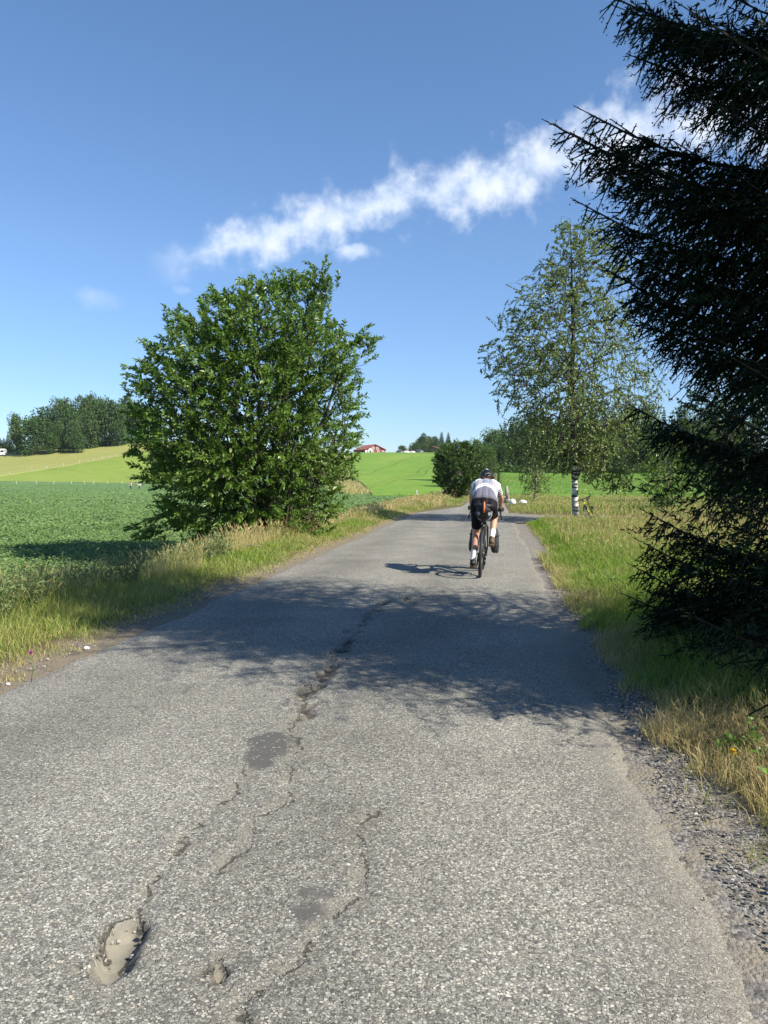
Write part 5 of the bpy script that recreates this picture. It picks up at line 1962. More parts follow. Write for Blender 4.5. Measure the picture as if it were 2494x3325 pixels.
c0 = hz(u_, 426)
hp = empty('garden_shed', tuple(c0), (0, 0, YAW))
tag(hp, 'tiny white pointed hut in front of the red barn', 'hut')
mb = MB()
pbox(mb, -1.1, 1.1, -1.1, 1.1, -1, 1.6)
mb.build('wall', m_white, hp)
mb = MB()
mb.add([(-1.3, -1.3, 1.6), (1.3, -1.3, 1.6), (1.3, 1.3, 1.6), (-1.3, 1.3, 1.6), (0, 0, 3.1)], [np.array([[0, 3, 2, 1]]), np.array([[0, 1, 4], [1, 2, 4], [2, 3, 4], [3, 0, 4]])])
mb.build('roof', m_white, hp)
mb = MB()
pbox(mb, -.4, .4, -1.15, -1.105, 0, 1.4)
mb.build('door', m_tarpd, hp)

# --- caravan at the left edge
c0 = hz(.5, 292)
cv = empty('caravan', (c0[0], c0[1], c0[2]), (0, 0, YAW + R(15)))
tag(cv, 'white caravan at the far left edge below the spruces', 'caravan')
prof_ = [(-2.6, .6), (2.4, .6), (2.65, 1.5), (2.3, 2.75), (1.8, 2.95), (-2.2, 2.95), (-2.65, 2.6), (-2.75, 1.4)]
n_ = len(prof_)
V = [(a, -1.05, z_) for a, z_ in prof_] + [(a, 1.05, z_) for a, z_ in prof_]
me = bpy.data.meshes.new('caravan_body')
me.from_pydata(V, [], [list(range(n_))[::-1][::-1]] + [list(range(n_, 2 * n_))[::-1]] + [[i, i + n_, (i + 1) % n_ + n_, (i + 1) % n_] for i in range(n_)])
me.materials.append(m_white)
bm_ = bmesh.new(); bm_.from_mesh(me); bmesh.ops.recalc_face_normals(bm_, faces=bm_.faces); bm_.to_mesh(me); bm_.free()
link('body', me, cv)
for wx in (-1.3, 1.0):
    mb = MB()
    pbox(mb, wx - .6, wx + .6, -1.08, -1.053, 1.6, 2.3)
    mb.build('window', m_glass, cv)
mb = MB()
mb.torus((0, 0, 0), .26, .09, 'x', 20, 8)
me = mb.mesh('wheel', [m_tarpd], True)
for s_ in (-1, 1):
    wo_ = link('wheel', me, cv, (0, s_ * .95, .35))
    wo_.rotation_euler = (0, 0, R(90))


# ------------------------------------------------------------------ bodies
def tapered_capsule(mb_, a, b_, ra, rb, seg=14):
    a, b_ = np.array(a, float), np.array(b_, float)
    ax = b_ - a
    L_ = np.linalg.norm(ax)
    ax = ax / max(L_, 1e-6)
    pts, rad = [], []
    for t_ in np.linspace(-1, 0, 6)[:-1]:
        pts.append(a + ax * ra * math.sin(t_ * math.pi / 2)); rad.append(max(ra * math.cos(t_ * math.pi / 2), .001))
    pts.append(a); rad.append(ra)
    for t_ in (.25, .5, .75):
        pts.append(a + ax * L_ * t_); rad.append(ra + (rb - ra) * t_)
    pts.append(b_); rad.append(rb)
    for t_ in np.linspace(0, 1, 6)[1:]:
        pts.append(b_ + ax * rb * math.sin(t_ * math.pi / 2)); rad.append(max(rb * math.cos(t_ * math.pi / 2), .001))
    V, F = tube_geo(pts, rad, seg)
    mb_.add(V, F)


def remeshed(mb_, voxel, smooth=4):
    """one continuous skin over overlapping volumes"""
    me = mb_.mesh('tmp', [])
    o = bpy.data.objects.new('tmp', me)
    COL.objects.link(o)
    md = o.modifiers.new('r', 'REMESH')
    md.mode = 'VOXEL'
    md.voxel_size = voxel
    sm = o.modifiers.new('s', 'SMOOTH')
    sm.factor = .5
    sm.iterations = smooth
    dg = bpy.context.evaluated_depsgraph_get()
    dg.update()
    m2 = bpy.data.meshes.new_from_object(o.evaluated_get(dg))
    bpy.data.objects.remove(o)
    bpy.data.meshes.remove(me)
    n = len(m2.vertices)
    V = np.empty(n * 3, np.float32)
    m2.vertices.foreach_get('co', V)
    V = V.reshape(-1, 3).astype(float)
    N_ = np.empty(n * 3, np.float32)
    m2.vertices.foreach_get('normal', N_)
    lv = np.empty(len(m2.loops), np.int32)
    m2.loops.foreach_get('vertex_index', lv)
    tot = np.empty(len(m2.polygons), np.int32)
    m2.polygons.foreach_get('loop_total', tot)
    q = lv.reshape(-1, 4) if (tot == 4).all() else None
    bpy.data.meshes.remove(m2)
    return V, N_.reshape(-1, 3).astype(float), q


def clothes(name, V, N_, Q, mask, offset, mats, parent, colors=None, extra=None):
    """garment cut from the body's own surface, standing off it by `offset`"""
    keep = mask[Q].all(axis=1)
    q = Q[keep]
    used = np.unique(q)
    mp = np.full(len(V), -1)
    mp[used] = np.arange(len(used))
    off = offset[used][:, None] if np.ndim(offset) else offset
    me = make_mesh(name, V[used] + N_[used] * off, [mp[q]], mats, True, {'cloth': colors[used]} if colors is not None else None)
    for k_, a_ in (extra or {}).items():
        at_ = me.attributes.new(k_, 'FLOAT', 'POINT')
        at_.data.foreach_set('value', np.ascontiguousarray(a_[used], np.float32))
    return link(name, me, parent)


def seg_param(V, a, b_):
    a, b_ = np.array(a, float), np.array(b_, float)
    e = b_ - a
    t_ = (V - a) @ e / (e @ e)
    d = np.linalg.norm(V - a - e * np.clip(t_, 0, 1)[:, None], axis=1)
    return t_, d


m_skin, t = mat_new('skin')
pos = t.n('ShaderNodeTexCoord').outputs['Object']
c = t.mix(t.noise(pos, 18, 3), (.42, .22, .15, 1), (.52, .29, .20, 1))
bs = t.n('ShaderNodeBsdfPrincipled', ins={'Base Color': c, 'Roughness': .5, 'Subsurface Weight': .1})
bs.inputs['Subsurface Radius'].default_value = (.01, .004, .002)
finish(t, bs)


def cloth_mat(name, rough=.75):
    m, t = mat_new(name)
    a = t.n('ShaderNodeAttribute', attribute_name='cloth').outputs['Color']
    nz = t.noise(t.n('ShaderNodeTexCoord').outputs['Object'], 60, 3)
    b_ = t.n('ShaderNodeBsdfPrincipled', ins={'Base Color': a, 'Roughness': rough, 'Specular IOR Level': .25})
    t.set(b_, 'Normal', t.n('ShaderNodeBump', ins={'Height': nz, 'Strength': .3, 'Distance': .004}))
    finish(t, b_)
    return m


m_jersey, t = mat_new('jersey_cloth')
at_f = lambda nm: t.n('ShaderNodeAttribute', attribute_name=nm).outputs['Fac']
c = t.n('ShaderNodeAttribute', attribute_name='cloth').outputs['Color']
ar, am, bk_ = at_f('arch'), at_f('armm'), at_f('backm')
lines = None
for c0_ in (.60, .65, .70, .75, .80):
    ln_ = t.math('SUBTRACT', 1.0, t.smooth(t.math('ABSOLUTE', t.math('SUBTRACT', ar, c0_)), .013, .019))
    lines = ln_ if lines is None else t.math('MAXIMUM', lines, ln_)
lines = t.math('MULTIPLY', t.math('MULTIPLY', lines, bk_), t.math('LESS_THAN', am, .5))
fr_ = t.math('FRACT', t.math('DIVIDE', at_f('armp'), .155))
slv = t.math('MULTIPLY', t.math('LESS_THAN', fr_, .42), t.math('GREATER_THAN', am, .5))
c = t.mix(t.math('MAXIMUM', lines, slv), c, (.012, .016, .05, 1))
nz = t.noise(t.n('ShaderNodeTexCoord').outputs['Object'], 14, 4)
bs = t.n('ShaderNodeBsdfPrincipled', ins={'Base Color': c, 'Roughness': .75, 'Specular IOR Level': .25})
t.set(bs, 'Normal', t.n('ShaderNodeBump', ins={'Height': nz, 'Strength': .5, 'Distance': .02}))
finish(t, bs)
m_shorts = plain('black_lycra', (.006, .0055, .008), .7, var=.2, spec=.15)
m_black = plain('black_plastic', (.014, .014, .015), .4)
m_blackgloss = plain('black_gloss', (.012, .012, .013), .22, spec=.6)
m_rubber = plain('tyre_rubber', (.022, .022, .023), .75, bump=.3, scale=200)
m_bag = plain('black_bag_cloth', (.018, .018, .02), .55, var=.3, scale=14, bump=.5)
m_bagd = plain('dark_pannier_cloth', (.03, .034, .036), .6, var=.3, scale=10, bump=.4)
m_alu = plain('grey_alloy', (.35, .35, .36), .35, metal=.9)
m_chain = plain('chain_steel', (.16, .15, .14), .4, metal=.8)
m_orange = plain('orange_strap', (.62, .16, .075), .5)
m_refl = plain('grey_reflective', (.32, .34, .37), .4)
m_brownstrap = plain('tan_sole', (.14, .085, .045), .7)
m_whitecloth = plain('white_sock', (.74, .72, .74), .85, bump=.3, scale=150)
m_hair = plain('dark_hair', (.022, .015, .012), .5, scale=120, var=.4)
m_framebk = plain('dark_frame_paint', (.02, .02, .022), .3, spec=.5)
m_yellow = plain('yellow_frame_paint', (.62, .58, .03), .3, spec=.5)
m_disc = plain('brake_disc_steel', (.4, .4, .4), .3, metal=1.0)

RB = .345
WB = 1.03


def make_bike(name, label, loc, mat3, frame_mat, drop=True, tyre_r=.0225, crank_ang=None):
    """bicycle along +y, origin on the ground under the rear hub"""
    root = empty(name, loc)
    tag(root, label, 'bicycle')
    BBp = np.array([0, .43, .28])
    rear, front = np.array([0, 0, RB]), np.array([0, WB, RB])
    seat_top = np.array([0, .245, .88])
    head_top, head_bot = np.array([0, .875, .88]), np.array([0, .925, .735])
    crown = np.array([0, .935, .715])

    def part(nm, m, fn, par=root, smooth=True):
        b_ = MB()
        fn(b_)
        return b_.build(nm, m, par, smooth)

    def fr(b_):
        st = BBp + (seat_top - BBp) * .80
        b_.tube([BBp, st], [.019, .016], 10)
        b_.tube([st + (0, 0, -.01), head_top + (0, 0, -.03)], [.017, .021], 10)
        b_.tube([BBp, head_bot], [.024, .022], 10)
        b_.tube([head_bot, head_top], [.026, .022], 10)
        for s_ in (-1, 1):
            b_.tube([BBp + (s_ * .03, -.02, 0), BBp + (s_ * .038, -.12, .02), rear + (s_ * .066, .02, 0)], [.013, .012, .009], 8)
            b_.tube([st + (s_ * .012, 0, -.02), st + (s_ * .035, -.08, -.13), rear + (s_ * .066, 0, .02)], [.010, .010, .008], 8)
        b_.tube([BBp + (-.036, 0, 0), BBp + (.036, 0, 0)], .024, 12)
    part('frame', frame_mat, fr)

    def fk(b_):
        for s_ in (-1, 1):
            b_.tube([crown + (s_ * .02, 0, .03), crown + (s_ * .047, .005, -.03), front + (s_ * .055, -.02, .12), front + (s_ * .055, 0, 0)], [.014, .016, .011, .008], 8)
        b_.tube([crown + (-.045, 0, 0), crown + (.045, 0, 0)], .018, 8)
    part('fork', m_black if drop else m_framebk, fk)
    for hub in (rear, front):
        rim = MB()
        rim.torus((0, 0, 0), RB - .040, .012, 'x', 56, 8)
        wo_ = rim.build('wheel', m_black, root, True)
        wo_.location = hub
        ty = MB()
        ty.torus((0, 0, 0), RB - tyre_r, tyre_r, 'x', 64, 12)
        ty.build('tyre', m_rubber, wo_, True)
        hb = MB()
        hb.tube([(-.05, 0, 0), (-.03, 0, 0), (.03, 0, 0), (.05, 0, 0)], [.018, .022, .022, .018], 10)
        hb.build('hub', m_black, wo_, True)
        a_, b2 = [], []
        for k in range(28):
            an = 2 * math.pi * k / 28
            sd = .028 if k % 2 else -.028
            off = .5 if (k // 2) % 2 else -.5
            a_.append((sd, .02 * math.cos(an + off), .02 * math.sin(an + off)))
            b2.append((0, (RB - .048) * math.cos(an), (RB - .048) * math.sin(an)))
        V, F = segments_geo(a_, b2, np.full(28, .0014), np.full(28, .0014), 4)
        link('spokes', make_mesh('spokes', V, [F], [m_alu], True), wo_, kind='stuff')
        ds = MB()
        ds.torus((-.045, 0, 0), .072, .008, 'x', 32, 4, squash=.14)
        ds.build('brake_disc', m_disc, wo_, True)
    part('seat_post', m_black, lambda b_: b_.tube([BBp + (seat_top - BBp) * .78, seat_top + (0, -.02, .05)], .0145, 10))

    def sad(b_):
        c_ = seat_top + (0, -.04, .075)
        pts = []
        for y_, wv_, zz_ in ((-.13, .065, .012), (-.09, .075, .008), (-.02, .055, 0), (.06, .026, 0), (.13, .02, -.004), (.15, .008, -.015)):
            ring = []
            for k in range(12):
                an = 2 * math.pi * k / 12
                ring.append(c_ + (wv_ * math.cos(an), y_, zz_ + .022 * math.sin(an) * (1 if math.sin(an) > 0 else 1.3)))
            pts.append(ring)
        V = np.array(pts).reshape(-1, 3)
        q = [[i * 12 + j, i * 12 + (j + 1) % 12, (i + 1) * 12 + (j + 1) % 12, (i + 1) * 12 + j] for i in range(5) for j in range(12)]
        V = np.concatenate([V, [c_ + (0, -.135, .012)], [c_ + (0, .152, -.015)]])
        tr_ = [[72, (j + 1) % 12, j] for j in range(12)] + [[73, 60 + j, 60 + (j + 1) % 12] for j in range(12)]
        b_.add(V, [np.array(q), np.array(tr_)])
    part('saddle', m_blackgloss, sad)
    part('stem', m_black, lambda b_: (b_.tube([head_top, head_top + (0, -.012, .05)], .02, 10), b_.tube([head_top + (0, -.012, .045), head_top + (0, .075, .075)], .018, 10)))
    bc = head_top + (0, .08, .078)
    if drop:
        for s_ in (-1, 1):
            pass

        def br(b_):
            pts = [bc + (s_x, dy, dz) for s_x, dy, dz in ((-.265, -.05, -.135), (-.258, .02, -.128), (-.245, .085, -.085), (-.232, .095, -.03), (-.222, .06, .0), (-.21, .01, 0), (-.1, 0, 0), (0, 0, 0), (.1, 0, 0), (.21, .01, 0), (.222, .06, 0), (.232, .095, -.03), (.245, .085, -.085), (.258, .02, -.128), (.265, -.05, -.135))]
            b_.tube(pts, .0155, 8)
        part('handlebar', m_black, br)
        for s_ in (-1, 1):
            def hood(b_, s_=s_):
                b_.tube([bc + (s_ * .222, .05, .005), bc + (s_ * .224, .10, .018), bc + (s_ * .225, .135, .05), bc + (s_ * .225, .14, .065)], [.017, .017, .014, .008], 8)
            part('brake_hood', m_blackgloss, hood)
            part('brake_lever', m_alu, lambda b_, s_=s_: b_.tube([bc + (s_ * .225, .135, .03), bc + (s_ * .228, .145, -.03), bc + (s_ * .236, .12, -.09)], [.008, .007, .006], 6))
    else:
        part('handlebar', m_black, lambda b_: b_.tube([bc + (-.30, -.05, .02), bc + (-.12, -.01, .015), bc, bc + (.12, -.01, .015), bc + (.30, -.05, .02)], .014, 8))
        for s_ in (-1, 1):
            part('grip', m_rubber, lambda b_, s_=s_: b_.tube([bc + (s_ * .19, -.026, .017), bc + (s_ * .302, -.05, .02)], .0185, 8))
            part('bar_end', m_black, lambda b_, s_=s_: b_.tube([bc + (s_ * .298, -.05, .02), bc + (s_ * .31, .03, .06), bc + (s_ * .30, .08, .11)], [.013, .013, .011], 8))
            part('brake_lever', m_black, lambda b_, s_=s_: b_.tube([bc + (s_ * .15, .0, .0), bc + (s_ * .19, .05, -.02), bc + (s_ * .28, .03, -.03)], .007, 6))
    ca = crank_ang
    cdir = np.array([0, math.sin(ca), -math.cos(ca)])
    peds = []
    for s_, d_ in ((-1, cdir), (1, -cdir)):
        tip = BBp + np.array([s_ * .075, 0, 0]) + d_ * .172
        part('crank', m_black, lambda b_, s_=s_, tip=tip: b_.tube([BBp + (s_ * .055, 0, 0), tip], [.015, .011], 8))

        def pd(b_, s_=s_, tip=tip):
            c_ = tip + (s_ * .06, 0, 0)
            b_.box(c_, (.085, .06, .016))
            b_.tube([tip, c_], .007, 6)
        part('pedal', m_black, pd, smooth=False)
        peds.append(tip + np.array([s_ * .06, 0, 0]))
    part('chainring', m_black, lambda b_: (b_.torus(BBp + (.046, 0, 0), .078, .010, 'x', 32, 6, squash=.3), [b_.tube([BBp + (.047, 0, 0), BBp + (.047, .075 * math.cos(k * 1.57), .075 * math.sin(k * 1.57))], .009, 6) for k in range(4)]))

    def cass(b_):
        for k in range(6):
            b_.torus(rear + (.024 + .004 * k, 0, 0), .060 - .006 * k, .006, 'x', 24, 5, squash=.3)
    part('cassette', m_chain, cass)

    def chn(b_):
        x_ = .045
        b_.tube([rear + (x_, 0, .05), BBp + (x_, 0, .084)], .005, 4)
        b_.tube([rear + (x_ - .002, .03, -.16), BBp + (x_, 0, -.084)], .005, 4)
        b_.tube([rear + (x_, 0, -.05), rear + (x_, .05, -.075), rear + (x_, .02, -.15)], .005, 4)
    part('chain', m_chain, chn)

    def der(b_):
        b_.box(rear + (.058, .015, -.045), (.03, .05, .05))
        b_.tube([rear + (.052, .03, -.07), rear + (.052, .02, -.16)], [.02, .018], 8)
        b_.torus(rear + (.05, .035, -.08), .022, .006, 'x', 16, 5, squash=.6)
        b_.torus(rear + (.05, .02, -.155), .022, .006, 'x', 16, 5, squash=.6)
    part('rear_derailleur', m_black, der)
    root.matrix_world = Matrix.Translation(loc) @ mat3.to_4x4()
    return root, dict(BB=BBp, bar=bc, seat=seat_top, peds=peds, rear=rear, front=front)


LEAN, HEAD = R(2.6), R(-1.5)
RC = ground_at(480.0, 577.5, .008)
rider_rot = Matrix.Rotation(HEAD, 3, 'Z') @ Matrix.Rotation(LEAN, 3, 'Y')
bike, K = make_bike('bicycle', 'black gravel bicycle ridden by the cyclist, drop handlebar and grey brake levers', tuple(RC), rider_rot, m_framebk, True, .0225, R(8))

# --- the rider
Jt = dict(hipL=(-.098, .215, 1.02), hipR=(.098, .215, 1.03), kneeL=(-.112, .42, .635), kneeR=(.150, .60, .875), ankL=(-.128, .315, .245), ankR=(.138, .285, .575),
          pel=(0, .19, 1.06), waist=(0, .30, 1.20), chest=(0, .50, 1.33), neck=(0, .665, 1.395), head=(0, .785, 1.445),
          shL=(-.158, .60, 1.35), shR=(.158, .60, 1.35), elL=(-.222, .80, 1.165), elR=(.232, .80, 1.165), wrL=(-.226, .995, .985), wrR=(.226, .995, .985))
J = {k: np.array(v_, float) for k, v_ in Jt.items()}
body = MB()
cap_ = lambda a, b_, ra, rb: tapered_capsule(body, a, b_, ra, rb)
# trunk: side-by-side volumes give a back that is wider than deep
for s_ in (-1, 1):
    o_ = np.array([s_, 0, 0], float)
    cap_(J['pel'] + o_ * .085 + (0, 0, -.02), J['waist'] + o_ * .070, .112, .100)
    cap_(J['waist'] + o_ * .070, J['chest'] + o_ * .088, .100, .112)
    cap_(J['chest'] + o_ * .088, (J['shL'] if s_ < 0 else J['shR']) * np.array([.72, 1, 1]) + (0, 0, -.02), .110, .085)
    cap_(J['pel'] + o_ * .088 + (0, -.015, -.03), J['pel'] + o_ * .075 + (0, .03, -.07), .108, .10)
    cap_(J['neck'] + (0, -.05, -.02), (J['shL'] if s_ < 0 else J['shR']) + (0, -.01, -.005), .062, .058)
cap_(J['pel'], J['waist'], .115, .105)
cap_(J['waist'], J['chest'], .105, .118)
cap_(J['chest'], J['neck'] + (0, -.04, -.02), .118, .075)
cap_(J['neck'], J['head'] + (0, -.01, -.03), .058, .058)
for s_, L_ in ((-1, 'L'), (1, 'R')):
    cap_(J['hip' + L_] + (-s_ * .008, 0, 0), J['knee' + L_], .098, .060)
    cap_(J['hip' + L_] + (0, -.03, -.02), .5 * (J['hip' + L_] + J['knee' + L_]) + (0, -.012, 0), .098, .072)
    kn, an = J['knee' + L_], J['ank' + L_]
    back = norm(np.cross(np.cross(an - kn, [0, 1.0, 0]), an - kn)) * -1
    back = back if back[1] < 0 else -back
    cap_(kn, an, .056, .036)
    cap_(kn + .12 * (an - kn) + back * .012, kn + .62 * (an - kn) + back * .010, .052, .042)
    cap_(J['sh' + L_], J['el' + L_], .056, .043)
    cap_(J['el' + L_], J['wr' + L_], .042, .029)
    cap_(J['wr' + L_], J['wr' + L_] + (0, .035, -.005), .03, .034)
ball = {'L': K['peds'][0] + np.array([0, .0, .032]), 'R': K['peds'][1] + np.array([0, .0, .034])}
heel = {'L': np.array([-.13, .275, .175]), 'R': np.array([.136, .255, .515])}
for L_ in 'LR':
    toe = ball[L_] + norm(ball[L_] - heel[L_]) * .075
    cap_(J['ank' + L_], heel[L_] + (0, .01, .01), .036, .034)
    cap_(heel[L_], ball[L_], .034, .040)
    cap_(J['ank' + L_], ball[L_] + (0, 0, .005), .036, .036)
    cap_(ball[L_], toe, .038, .026)
hd = J['head']
tapered_capsule(body, hd + (0, -.015, .015), hd + (0, .015, .02), .085, .082)
tapered_capsule(body, hd + (0, .03, -.03), hd + (0, .075, -.075), .062, .045)
tapered_capsule(body, hd + (0, .10, -.015), hd + (0, .118, -.035), .014, .017)
for s_ in (-1, 1):
    tapered_capsule(body, hd + (s_ * .083, -.005, .01), hd + (s_ * .088, -.008, -.03), .014, .011)
Vb, Nb, Qb = remeshed(body, .0082, 5)
person = link('person', make_mesh('person', Vb, [Qb], [m_skin], True))
person.matrix_world = Matrix.Translation(tuple(RC)) @ rider_rot.to_4x4()
tag(person, 'cyclist seen from behind in black helmet, striped white jersey and black shorts', 'person')

# garments are taken from the body's surface
tU = {}
for L_ in 'LR':
    tU['ua' + L_], tU['ua_d' + L_] = seg_param(Vb, J['sh' + L_], J['el' + L_])
    tU['fa' + L_], tU['fa_d' + L_] = seg_param(Vb, J['el' + L_], J['wr' + L_])
    tU['th' + L_], tU['th_d' + L_] = seg_param(Vb, J['hip' + L_], J['knee' + L_])
    tU['sh' + L_], tU['sh_d' + L_] = seg_param(Vb, J['knee' + L_], J['ank' + L_])
    tU['ft' + L_], tU['ft_d' + L_] = seg_param(Vb, heel[L_], ball[L_])
spine_t, spine_d = seg_param(Vb, J['pel'], J['neck'])
hips_d = spine_d
arm = np.zeros(len(Vb), bool)
armpar = np.zeros(len(Vb))
for s_, L_ in ((-1, 'L'), (1, 'R')):
    near_arm = np.minimum(tU['ua_d' + L_], tU['fa_d' + L_])
    a_ = (near_arm < .078) & (Vb[:, 0] * s_ > .125) & (Vb[:, 1] > .5)
    arm |= a_ & (tU['ua' + L_] > .05)
    armpar = np.where(a_, tU['ua' + L_] + np.maximum(0, tU['fa' + L_]) * (tU['ua' + L_] > 1), armpar)
    fore = (tU['fa' + L_] > .0) & (tU['fa_d' + L_] < .07) & (Vb[:, 1] > .72)
    armpar = np.where(fore & (Vb[:, 0] * s_ > .12), np.maximum(armpar, 1 + tU['fa' + L_]), armpar)
legs = (Vb[:, 2] < 1.0)
torso_up = (spine_t > .04) & (spine_t < .99) & (Vb[:, 2] > .98) & (spine_d < .30)
legside = np.minimum(tU['th_dL'], tU['th_dR'])
isleg = ((tU['thL'] > .30) & (tU['th_dL'] < .125) & (Vb[:, 0] < 0)) | ((tU['thR'] > .30) & (tU['th_dR'] < .125) & (Vb[:, 0] > 0))
jersey = torso_up & ~isleg & ~(arm & (armpar > .93)) & (armpar < .93) & (np.linalg.norm(Vb - hd, axis=1) > .118) & (Vb[:, 2] < 1.475)
# jersey print: white, thin arched navy lines over the shoulders, a grey arched panel at the small of the back, striped sleeves
xx_ = Vb[:, 0]
w_ = spine_t
back_side = (Nb[:, 1] < .25) | (Nb[:, 2] > .3)
colj = np.tile(np.array([.80, .80, .83]), (len(Vb), 1))
navy = np.array([.012, .016, .05])
arch = w_ + 7.5 * xx_ ** 2
mid_ = (arch > .61) & (arch < .76) & (np.abs(xx_) < .065) & back_side
colj[mid_] = np.array([.52, .62, .80])
panel = ((w_ + 9 * xx_ ** 2) < .46) & back_side
colj[panel] = np.array([.14, .14, .185])
colj[(w_ < .11)] = np.array([.10, .10, .12])
logo = (np.abs(w_ - .52) < .015) & (np.abs(xx_) < .03) & back_side
colj[logo] = np.array([.02, .02, .03])
colj[arm] = np.array([.76, .75, .74])
clothes('jersey', Vb, Nb, Qb, jersey, .009, [m_jersey], person, colj, {'arch': arch, 'armp': armpar, 'armm': arm.astype(float), 'backm': back_side.astype(float)})
th = (Vb[:, 2] < 1.18) & (spine_t < .22)
lim = {'L': .80, 'R': .80}
sh_mask = th & ~(((tU['thL'] > .80) & (Vb[:, 0] < 0) & (tU['th_dL'] < .14)) | ((tU['thR'] > .80) & (Vb[:, 0] > 0) & (tU['th_dR'] < .14)))
sh_mask |= (isleg & (((tU['thL'] < .80) & (Vb[:, 0] < 0)) | ((tU['thR'] < .80) & (Vb[:, 0] > 0))))
low = ((tU['shL'] > .06) & (tU['sh_dL'] < .085) & (Vb[:, 0] < 0)) | ((tU['shR'] > .06) & (tU['sh_dR'] < .085) & (Vb[:, 0] > 0) & (tU['th_dR'] > .05))
foot = ((tU['ft_dL'] < .10) & (Vb[:, 0] < 0) & (Vb[:, 2] < .33)) | ((tU['ft_dR'] < .10) & (Vb[:, 0] > 0) & (Vb[:, 2] < .66) & (Vb[:, 2] > .38) & (tU['shR'] > .5))
sh_mask &= ~low & ~foot & (armpar < .3)
clothes('shorts', Vb, Nb, Qb, sh_mask, .0065, [m_shorts], person)
for L_ in 'LR':
    sgn = -1 if L_ == 'L' else 1
    own = (Vb[:, 0] * sgn > 0) & (tU['sh' + L_] > .2)
    sock = own & (tU['sh' + L_] > .66) & (np.minimum(tU['sh_d' + L_], tU['ft_d' + L_]) < .09) & (Vb[:, 2] < (.45 if L_ == 'L' else .80))
    clothes('sock', Vb, Nb, Qb, sock, .004, [m_whitecloth], person)
    fmask = own & (tU['ft_d' + L_] < .085) & ((Vb[:, 2] < J['ank' + L_][2] - .012) if L_ == 'L' else (tU['sh' + L_] > .94))
    fmask |= own & (np.linalg.norm(Vb - ball[L_], axis=1) < .11) & (tU['sh' + L_] > .9)
    so = clothes('shoe', Vb, Nb, Qb, fmask, .009, [m_bag if L_ == 'L' else plain('brown_shoe', (.10, .07, .045), .6)], person)
    # sole under the shoe
    ax = norm(ball[L_] - heel[L_])
    dn = norm(np.cross(ax, [1.0, 0, 0]))
    dn = dn if dn[2] < 0 else -dn
    if L_ == 'R':
        dn = norm(dn + np.array([0, -.35, 0]))
    ring = []
    prof_s = [(-.035, .024), (-.01, .034), (.06, .033), (.13, .040), (.19, .045), (.235, .036), (.262, .016)]
    V_, k_ = [], len(prof_s)
    for tt_, wv_ in prof_s:
        for sx_ in (-1, 1):
            for dd_ in (.040, .053):
                V_.append(heel[L_] + ax * tt_ + np.array([sx_ * wv_, 0, 0]) + dn * dd_)
    q_ = []
    for i in range(k_ - 1):
        a_ = i * 4
        q_ += [[a_, a_ + 4, a_ + 5, a_ + 1], [a_ + 2, a_ + 3, a_ + 7, a_ + 6], [a_ + 1, a_ + 5, a_ + 7, a_ + 3], [a_, a_ + 2, a_ + 6, a_ + 4]]
    q_ += [[0, 1, 3, 2], [(k_ - 1) * 4, (k_ - 1) * 4 + 2, (k_ - 1) * 4 + 3, (k_ - 1) * 4 + 1]]
    mbx = MB()
    mbx.add(V_, np.array(q_))
    mbx.build('sole', m_brownstrap, so)
# hands: gloved palms with five fingers closed round the brake hoods
for s_, L_ in ((-1, 'L'), (1, 'R')):
    g = MB()
    wr = J['wr' + L_]
    hoodp = K['bar'] + np.array([s_ * .224, .085, .015])
    palm = hoodp + np.array([s_ * .012, -.02, .026])
    tapered_capsule(g, wr + (0, -.02, 0), palm, .034, .030, 10)
    tapered_capsule(g, palm + (-s_ * .015, 0, 0), palm + (s_ * .022, .03, -.004), .024, .024, 10)
    for k in range(4):
        y_ = .052 - .021 * k
        b0 = palm + np.array([s_ * .028, y_ - .006, .002])
        ln_ = (.9, 1.0, .95, .78)[k]
        p1 = b0 + np.array([s_ * .018, .006, -.022]) * ln_
        p2 = p1 + np.array([-s_ * .012, .004, -.028]) * ln_
        p3 = p2 + np.array([-s_ * .022, .0, -.010]) * ln_
        g.tube([palm + np.array([s_ * .005, y_ * .6, .004]), b0, p1, p2, p3], [.0105, .0105, .0095, .0085, .006], 8)
    g.tube([palm + (-s_ * .012, -.01, 0), palm + (-s_ * .034, .022, -.012), palm + (-s_ * .030, .045, -.034), palm + (-s_ * .018, .052, -.045)], [.013, .0115, .0095, .006], 8)
    g.build('glove', m_bag, person, True)
# hair under the helmet
hm = MB()
for k in range(150):
    an = random.uniform(math.pi * .92, math.pi * 2.08)
    p0 = hd + np.array([.084 * math.cos(an), .088 * math.sin(an) * .95, random.uniform(-.02, .03)])
    ln_ = random.uniform(.06, .115)
    hm.tube([p0, p0 + np.array([.012 * math.cos(an) + random.uniform(-.01, .01), -.012, -ln_ * .5]), p0 + np.array([.014 * math.cos(an) + random.uniform(-.025, .025), -.012 + random.uniform(-.02, .01), -ln_])], [.008, .008, .003], 4)
hm.build('hair', m_hair, person, True)
for s_ in (-1, 1):
    e = MB()
    e.ellipsoid(hd + np.array([s_ * .032, .088, .012]), (.012, .012, .011), 10, 8)
    e.build('eye', m_white, person, True)
